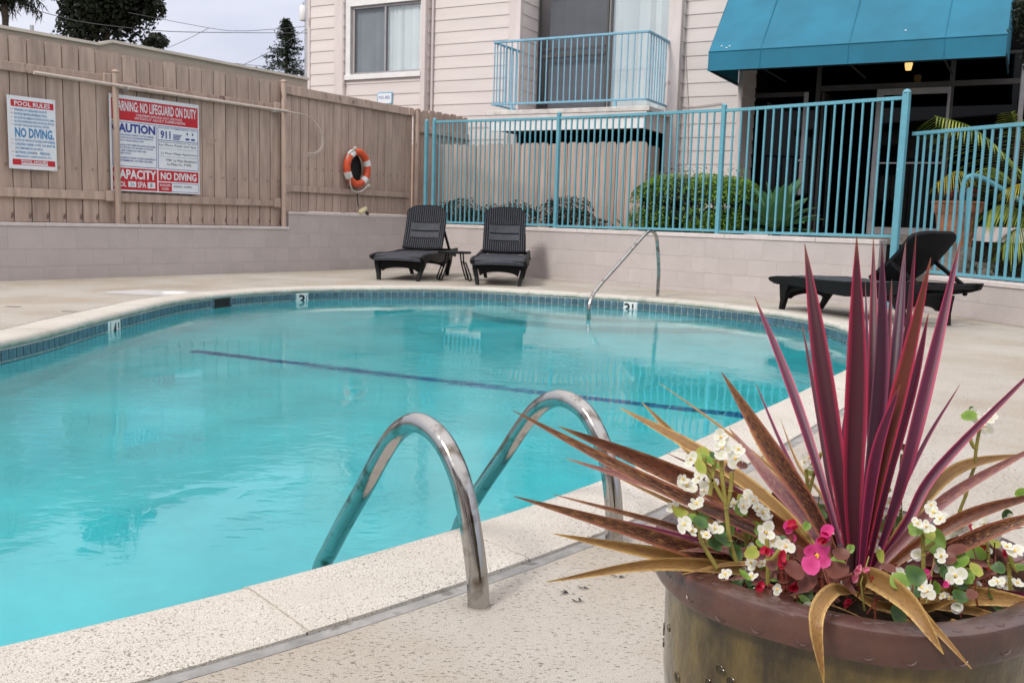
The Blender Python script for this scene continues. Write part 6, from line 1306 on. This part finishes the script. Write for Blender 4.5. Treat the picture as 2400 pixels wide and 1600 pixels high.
for px_, wpx, Yt, mname, tw in LV:
    n = len(px_); base = Vector((PC.x + random.uniform(-.012, .012), PC.y + random.uniform(-.012, .012), 0)); pts = []
    for i, (x, y) in enumerate(px_):
        tt = i / (n - 1); Yb = 1.18; pts.append(atY(x, y, DY[px_[-1]][i] if px_[-1] in DY else Yb + (Yt - Yb) * tt ** 1.2))
    P = crom(pts, 7); N_ = len(P) - 1; mb = MB(); vs = []; us = []; sg = random.choice((-1, 1)); ph = random.uniform(0, 6)
    W_ = wpx * (1.0 if px_[-1][0] > 1760 and px_[-1][1] < 800 else .86) / FPX
    for i, p in enumerate(P):
        t = i / N_; d = (P[min(i + 1, N_)] - P[max(i - 1, 0)]).normalized(); view = (p - O).normalized(); side = d.cross(view).normalized(); ang = tw * 1.2 + .25 * math.sin(2.2 * t + ph); side = (Matrix.Rotation(ang, 3, d) @ side).normalized(); nrm = side.cross(d).normalized()
        if nrm.dot(view) > 0: nrm = -nrm
        w = W_ * p.y * .5 * ((.30 + .70 * math.sin(math.pi * min(1, t / .9) * .80)) if t < .55 else (.30 + .70 * math.sin(math.pi * .80 * .55 / .9)) * max(0, 1 - ((t - .55) / .45) ** 1.7)) + .0004
        fold = .46 * w
        for u in (-1, -.5, 0, .5, 1): vs.append(p + side * u * w + nrm * (abs(u) * fold)); us.append(((u + 1) / 2, t))
    f = [(5 * i + a, 5 * i + a + 1, 5 * i + a + 6, 5 * i + a + 5) for i in range(N_) for a in range(4)]
    wpart('leaf', mb.add(vs, f, us), mname, co_, True, shade=0)
part('stem', MB().tube([(0, 0, -.01), (0, 0, .05)], [.016, .012], 10), 'maroon_stem', co_, True)
# ================================================================== BEGONIAS
def petalmat(name, c1, c2, tr=.35):
    m, t, b, o = newmat(name); uv = nd(t, 'ShaderNodeUVMap'); sp = nd(t, 'ShaderNodeSeparateXYZ'); t.links.new(uv.outputs[0], sp.inputs[0]); r = nd(t, 'ShaderNodeValToRGB'); t.links.new(sp.outputs[1], r.inputs[0]); r.color_ramp.elements[0].color = (*c1, 1); r.color_ramp.elements[1].color = (*c2, 1)
    t.links.new(r.outputs[0], b.inputs['Base Color']); b.inputs['Roughness'].default_value = .5; tr_ = nd(t, 'ShaderNodeBsdfTranslucent'); t.links.new(r.outputs[0], tr_.inputs[0]); ms = nd(t, 'ShaderNodeMixShader'); ms.inputs[0].default_value = tr; t.links.new(b.outputs[0], ms.inputs[1]); t.links.new(tr_.outputs[0], ms.inputs[2]); t.links.new(ms.outputs[0], o.inputs[0]); M[name] = m
petalmat('white_petal', (.70, .72, .45), (.88, .87, .86)); petalmat('pink_petal', (.62, .03, .20), (.80, .09, .34)); petalmat('red_petal', (.45, .01, .04), (.55, .015, .06)); petalmat('rose_petal', (.75, .15, .30), (.80, .28, .40))
petalmat('green_leaf', (.12, .24, .03), (.22, .36, .05), .3); petalmat('dark_leaf', (.025, .07, .02), (.07, .15, .03), .2); petalmat('red_leaf', (.12, .03, .02), (.16, .05, .03), .2); petalmat('lime_leaf', (.28, .38, .05), (.42, .42, .08), .3)
M['pollen'] = mat('yellow_pollen', (.75, .48, .03), .6, var=.2, scale=40); M['stemg'] = mat('olive_stem', (.30, .26, .06), .5, var=.25, scale=20); M['stemr'] = mat('red_stem', (.22, .05, .03), .5, var=.25, scale=20)
def disc(mb, c, nrm, r, asp=1.0, rot=0.0, cup=.2, notch=0.0, n=10, tipx=0.0):
    nrm = nrm.normalized(); a = nrm.orthogonal().normalized(); b = nrm.cross(a); a, b = a * math.cos(rot) + b * math.sin(rot), b * math.cos(rot) - a * math.sin(rot)
    vs = [c]; us = [(.5, 0.0)]
    for ring, rr in ((1, .55), (2, 1.0)):
        for k in range(n):
            q = 2 * math.pi * k / n; R = r * rr * (1 - notch * max(0, -math.cos(q)) ** 8 + tipx * max(0, math.cos(q)) ** 6) * (1 + .05 * math.sin(3 * q + c.x * 900)); vs.append(c + a * math.cos(q) * R + b * math.sin(q) * R * asp + nrm * cup * r * rr * rr + nrm * .05 * r * math.sin(4 * q)); us.append((.5, rr))
    f = [(0, 1 + k, 1 + (k + 1) % n) for k in range(n)] + [(1 + k, 1 + n + k, 1 + n + (k + 1) % n, 1 + (k + 1) % n) for k in range(n)]
    mb.add(vs, f, us)
def flower(root, c, r, m='white_petal', face=None):
    g = random; view = (O - c).normalized(); face = face or (view + Vector((g.uniform(-.6, .6), g.uniform(-.4, .4), g.uniform(.0, .8)))).normalized(); a = face.orthogonal().normalized(); a = Matrix.Rotation(g.uniform(0, 6.28), 3, face) @ a; b = face.cross(a); mb = MB()
    for k, (d, s) in enumerate(((a, .66), (-a, .66), (b, .44), (-b, .44))):
        nrm = (face + d * .25 * (-1)).normalized(); disc(mb, c + d * r * (.66 if k < 2 else .56) + face * (0 if k < 2 else .06 * r), (nrm + Vector((g.uniform(-.3, .3), g.uniform(-.3, .3), g.uniform(-.3, .3)))), r * s, .90, g.uniform(0, 6), .10)
    p_ = wpart('flower', mb, m, root, True, shade=0); yb = MB()
    for k in range(9):
        q = c + face * r * .12 + a * g.uniform(-.10, .10) * r + b * g.uniform(-.10, .10) * r; yb.lathe([(0, -.0012), (.0013, 0), (0, .0012)], tuple(q), 5)
    if m != 'red_petal': wpart('stamens', yb, 'pollen', p_)
def bud(root, c, r, m):
    mb = MB(); disc(mb, c, Vector((random.uniform(-1, 1), -1, random.uniform(-.5, 1))), r, .8, 0, .7); disc(mb, c + Vector((0, -.002, 0)), Vector((random.uniform(-1, 1), -1, random.uniform(-1, .5))), r * .9, .8, 1, .7); wpart('flower', mb, m, root, True, shade=0)
def leafd(root, c, r, m):
    mb = MB(); nrm = Vector((random.uniform(-.6, .6), random.uniform(-1, -.2), random.uniform(.2, 1.1))); disc(mb, c, nrm, r, .82, random.uniform(0, 6), random.uniform(.1, .35), .25, 12, .15); wpart('leaf', mb, m, root, True, shade=0)
def P3(x, y, Y): return atY(x, y, Y)
def begonia(label, root_px, Y, stems, whites=(), leaves=(), others=(), stemm='stemg', extra=0, cat='begonia'):
    b = P3(root_px[0], root_px[1], Y); rt = thing('begonia', label, cat, tuple(b), 0, 'begonias growing in the glazed planter')
    for st in stems:
        mb = MB().tube(crom([P3(x, y, Y + (dy_ if False else 0)) for x, y in st], 4) if len(st) > 2 else [P3(x, y, Y) for x, y in st], .0026, 6)
        if True:
            for (x, y) in st[1:-1]: mb.lathe([(0, -.003), (.0038, 0), (0, .003)], tuple(P3(x, y, Y)), 6)
        wpart('stem', mb, stemm, rt, True)
    for (x, y, r) in whites: flower(rt, P3(x, y, Y + random.uniform(-.03, .02)), r * .9 / FPX * Y)
    for (x, y, r, m) in leaves: leafd(rt, P3(x, y, Y + random.uniform(-.02, .03)), r / FPX * Y, m)
    for (x, y, r, m) in others:
        (flower if r > 20 else bud)(rt, P3(x, y, Y + random.uniform(-.03, .02)), r / FPX * Y, m)
    return rt
G, Dk, Li, Rd = 'green_leaf', 'dark_leaf', 'lime_leaf', 'red_leaf'
begonia('tallest white begonia at the left of the planter on a thick olive stem', (1727, 1318), 1.10, [[(1727, 1318), (1711, 1266), (1702, 1190), (1691, 1098), (1693, 1062)], [(1701, 1180), (1672, 1130), (1655, 1100), (1650, 1070)], [(1704, 1190), (1712, 1150), (1716, 1105)], [(1664, 1160), (1672, 1100), (1676, 1075)]],
        [(1693, 1049, 27), (1722, 1074, 24), (1689, 1024, 20), (1619, 1076, 19), (1730, 1052, 16)], [(1647, 1064, 22, Li), (1660, 1082, 20, G), (1641, 1096, 21, Li), (1680, 1095, 15, G), (1712, 1100, 16, Rd), (1738, 1090, 14, Rd), (1672, 1070, 16, Dk)])
begonia('white begonia with fading petals left of the thick stem', (1680, 1320), 1.16, [[(1680, 1320), (1650, 1250), (1630, 1190), (1625, 1140)], [(1650, 1250), (1600, 1210), (1585, 1195)]],
        [(1610, 1138, 24), (1638, 1119, 18), (1662, 1134, 22), (1600, 1122, 14), (1632, 1180, 21), (1577, 1187, 18), (1650, 1150, 14)], [(1647, 1205, 22, G), (1592, 1205, 24, Li), (1620, 1160, 14, Rd)])
begonia('white begonia low over the left rim of the planter', (1680, 1330), 1.08, [[(1680, 1330), (1645, 1270), (1640, 1235)]], [(1603, 1229, 24), (1675, 1238, 20), (1622, 1243, 15), (1655, 1252, 14)], [(1641, 1229, 24, Dk), (1690, 1262, 26, Dk), (1675, 1275, 20, Dk), (1625, 1215, 17, G)])
begonia('white begonia with many small blossoms at centre left', (1752, 1330), 1.18, [[(1752, 1330), (1751, 1290), (1746, 1230), (1745, 1190)], [(1751, 1290), (1775, 1250), (1788, 1215)]],
        [(1751, 1168, 22), (1742, 1185, 18), (1766, 1172, 16), (1788, 1200, 20), (1800, 1212, 16), (1775, 1190, 15), (1797, 1225, 14), (1720, 1180, 15)], [(1739, 1195, 20, G), (1760, 1212, 17, G), (1766, 1237, 21, G), (1735, 1170, 13, Li)])
begonia('white begonia with two large flat blossoms just left of the pink one', (1800, 1370), 1.06, [[(1800, 1370), (1800, 1310), (1797, 1262)], [(1800, 1320), (1830, 1285)]],
        [(1794, 1247, 29), (1811, 1268, 19), (1841, 1279, 22), (1760, 1318, 18), (1700, 1345, 16), (1762, 1350, 15), (1822, 1380, 14), (1787, 1320, 12)], [(1763, 1294, 20, Li), (1787, 1272, 15, G), (1843, 1316, 17, G), (1745, 1350, 18, G), (1730, 1362, 16, Dk), (1892, 1393, 17, Dk), (1775, 1360, 16, Rd)])
begonia('pink begonia with one wide open bright pink bloom at the planter centre', (1930, 1390), 1.03, [[(1930, 1390), (1922, 1350), (1913, 1306)], [(1930, 1390), (1960, 1360), (1998, 1345)]], [],
        [(1857, 1335, 30, Rd), (1893, 1362, 32, Rd), (1957, 1336, 30, Rd), (1968, 1300, 22, Rd), (1880, 1300, 24, Rd), (1935, 1270, 16, Rd), (1985, 1370, 24, Rd), (1850, 1360, 20, Rd), (1925, 1375, 22, Rd)],
        [(1913, 1302, 40, 'pink_petal'), (1937, 1246, 18, 'pink_petal'), (1928, 1262, 12, 'red_petal'), (2007, 1331, 12, 'rose_petal'), (1998, 1351, 13, 'rose_petal'), (2029, 1333, 9, 'rose_petal'), (1915, 1345, 14, 'red_petal')], 'stemr')
begonia('red begonia with small dark red buds at the left front of the planter', (1840, 1385), 1.05, [[(1840, 1385), (1830, 1340), (1825, 1305)], [(1840, 1385), (1800, 1370)], [(1840, 1385), (1855, 1300), (1853, 1240)]], [],
        [(1800, 1345, 18, Rd), (1872, 1290, 18, Rd), (1838, 1350, 20, Rd), (1810, 1325, 15, Rd)],
        [(1858, 1368, 17, 'red_petal'), (1779, 1372, 13, 'red_petal'), (1826, 1303, 16, 'red_petal'), (1845, 1235, 14, 'pink_petal'), (1858, 1228, 13, 'red_petal'), (1855, 1262, 11, 'pink_petal'), (1794, 1290, 12, 'red_petal'), (1835, 1320, 13, 'red_petal'), (1980, 1408, 14, 'red_petal'), (2004, 1225, 0.1, 'red_petal')][:9], 'stemr')
begonia('thin stemmed white begonia behind the pink leaves at the back left', (1907, 1239), 1.30, [[(1912, 1260), (1905, 1220), (1896, 1170), (1889, 1100)], [(1895, 1160), (1908, 1110), (1925, 1060)]], [(1895, 1073, 18), (1905, 1095, 14), (1884, 1082, 11)], [(1900, 1105, 13, Li), (1910, 1085, 10, G)])
begonia('bare thin stemmed begonia just right of the upright leaves', (2111, 1200), 1.30, [[(2113, 1260), (2111, 1199), (2110, 1130), (2114, 1064)]], [(2096, 1193, 17), (2084, 1178, 18), (2070, 1208, 15), (2078, 1225, 13)], [(2128, 1056, 17, Li), (2118, 1050, 10, Rd), (2080, 1150, 12, G)])
begonia('tall white begonia on a long crooked stem at the upper right', (2246, 1202), 1.28, [[(2240, 1240), (2250, 1196), (2264, 1159), (2270, 1130), (2283, 1095), (2288, 1050), (2296, 1005)], [(2284, 1050), (2276, 1035), (2275, 1020)]], [(2306, 998, 24), (2322, 975, 19), (2284, 974, 18), (2296, 985, 15)], [(2270, 974, 20, G), (2278, 962, 12, Dk)])
begonia('white begonia behind the centre, right of the upright leaves', (2080, 1300), 1.22, [[(2080, 1310), (2070, 1270)]], [(2059, 1258, 26), (2045, 1278, 19), (2136, 1237, 19), (2122, 1250, 16), (2140, 1262, 14)], [(2062, 1235, 15, G), (2100, 1310, 22, Dk), (2075, 1325, 20, Dk), (2004, 1232, 21, 'lime_leaf')], [(2128, 1295, 19, 'pink_petal'), (2185, 1290, 17, 'pink_petal'), (2110, 1300, 10, 'red_petal')])
begonia('white begonia with big pale green leaves at the right centre', (2165, 1355), 1.10, [[(2165, 1355), (2164, 1300), (2162, 1236)], [(2164, 1290), (2190, 1270)]], [(2170, 1234, 20), (2188, 1200, 19), (2205, 1215, 17), (2182, 1183, 14), (2206, 1302, 18), (2150, 1225, 14)], [(2192, 1269, 30, G), (2145, 1240, 20, G), (2178, 1252, 18, Li), (2240, 1290, 24, Rd), (2225, 1310, 20, Rd), (2205, 1328, 20, Dk)])
begonia('low begonia with two round green leaves and drooping white petals, front right', (2170, 1395), 1.00, [[(2170, 1400), (2150, 1370), (2130, 1350)], [(2160, 1395), (2172, 1385)]], [(2173, 1384, 22), (2160, 1376, 12)], [(2147, 1349, 27, Dk), (2112, 1365, 28, G), (2160, 1362, 14, G)])
begonia('white begonia with a large nodding blossom at the right, above the golden leaves', (2240, 1380), 1.08, [[(2240, 1400), (2240, 1370), (2240, 1355)]], [(2239, 1349, 27), (2225, 1340, 15), (2210, 1395, 10), (2225, 1400, 12)], [(2210, 1340, 20, Dk), (2265, 1355, 18, G), (2270, 1340, 14, Li)])
begonia('cluster of white begonia blossoms by the dark leaves at the far right', (2320, 1350), 1.20, [[(2320, 1350), (2315, 1290), (2308, 1240)], [(2320, 1340), (2260, 1280), (2250, 1245)]], [(2255, 1234, 22), (2243, 1252, 17), (2307, 1229, 21), (2325, 1255, 19), (2371, 1217, 18), (2290, 1240, 14), (2282, 1262, 14), (2230, 1265, 13), (2340, 1235, 14), (2310, 1287, 15)], [(2345, 1240, 22, G), (2275, 1245, 16, Li), (2295, 1275, 16, G), (2360, 1205, 15, Dk), (2393, 1158, 18, G), (2330, 1275, 15, Li)], [(2289, 1250, 22, 'red_petal'), (2291, 1285, 17, 'red_petal')])
begonia('white begonia with a big lime leaf at the right edge of the picture', (2370, 1390), 1.08, [[(2370, 1395), (2366, 1350), (2365, 1318)]], [(2378, 1291, 24), (2360, 1280, 15), (2337, 1363, 18), (2358, 1368, 20), (2385, 1365, 14), (2330, 1396, 11)], [(2368, 1318, 31, Li), (2340, 1330, 18, Dk), (2390, 1330, 18, G)], [(2350, 1290, 13, 'red_petal')])
# dead leaves and twigs lying on the soil
g = random.Random(12)
lit = thing('dead_leaf_litter', 'dry leaves and twigs lying on the soil inside the planter', 'dry leaves', (PC.x, PC.y, .38))
for k in range(46):
    a = g.uniform(0, 6.28); r = .19 * math.sqrt(g.uniform(0.02, 1)); mb = MB(); c = Vector((math.cos(a) * r, math.sin(a) * r, g.uniform(0, .022)))
    if k % 3: strap(mb, c, (g.uniform(-1, 1), g.uniform(-1, 1), g.uniform(-.1, .3)), g.uniform(.03, .09), g.uniform(.004, .012), .1, 5); part('dry_leaf', mb, g.choice(['gold_leaf', 'brown_leaf', 'mauve_leaf']), lit)
    else: mb.tube([c, c + Vector((g.uniform(-.05, .05), g.uniform(-.05, .05), g.uniform(0, .02)))], .0012, 4); part('twig', mb, 'stemr', lit)
# begonia foliage filling the gaps low in the pot
fi = thing('begonia', 'low mat of small begonia leaves and white petals covering the soil', 'begonia', (PC.x, PC.y, .38), 0, 'begonias growing in the glazed planter')
for k in range(150):
    a = g.uniform(0, 6.28); r = .19 * math.sqrt(g.uniform(.15, 1)); c = Vector((PC.x + math.cos(a) * r, PC.y + math.sin(a) * r, .40 + g.uniform(0, .045)))
    q = g.random()
    if q < .55: leafd(fi, c, g.uniform(.008, .015), g.choice([Dk, Rd, G, Rd, Dk]))
    elif q < .85:
        bud(fi, c, g.uniform(.005, .009), 'white_petal')
    else: bud(fi, c, g.uniform(.004, .008), g.choice(['red_petal', 'pink_petal']))
for k in range(60):
    a = g.uniform(0, 6.28); r = .185 * math.sqrt(g.uniform(.05, 1)); c = Vector((PC.x + math.cos(a) * r, PC.y + math.sin(a) * r, .385)); mb = MB(); tp_ = c + Vector((g.uniform(-.03, .03), g.uniform(-.03, .03), g.uniform(.03, .08))); mb.tube([c, c.lerp(tp_, .5) + Vector((g.uniform(-.008, .008), 0, 0)), tp_], [.0013, .0011, .0008], 4); wpart('stem', mb, g.choice(['stemr', 'stemg', 'stemr']), fi)
    if k % 3 == 0: leafd(fi, tp_, g.uniform(.006, .011), g.choice([G, Rd, Li, Dk]))
# debris on the deck
for (x, y, L) in ((1336, 1392, 'dark curled leaf scrap on the deck, nearest the grab rail base'), (1372, 1380, 'dark leaf scrap on the deck between two others'), (1451, 1352, 'dark leaf scrap on the deck nearest the planter'), (1355, 1410, 'small dark leaf scrap lowest on the deck by the golden leaf tip')):
    c = gz(x, y); mb = MB()
    for k in range(3): strap(mb, (c.x + g.uniform(-.008, .008), c.y + g.uniform(-.006, .006), .003), (g.uniform(-1, 1), g.uniform(-.6, .6), .12), g.uniform(.010, .022), .004, .1, 4, uv=False)
    solo('leaf_scrap', mb, 'rubber', L, 'leaf', 'leaf scraps on the deck')
# ================================================================== THE SIDE OF THE COURTYARD BEHIND THE VIEWER (seen only in reflections)
ob = thing('opposite_building', 'plain pink sided building across the courtyard, seen only mirrored in steel and glass', 'building', (0, -8.2, 0))
part('wall', MB().box(-15, 9, -4, 0, -.02, 5.2), 'siding', ob)
for x in (-12, -8, -4, 0, 4): 
    for z in (.9, 3.3): part('window', MB().box(x, x + 1.7, 0, .03, z, z + 1.3), 'darkpane', ob)
part('door', MB().box(2.4, 3.4, 0, .04, 0, 2.1), 'alud', ob)
part('eave', MB().box(-15.4, 9.4, -4, .7, 5.2, 5.45), 'bark', ob)
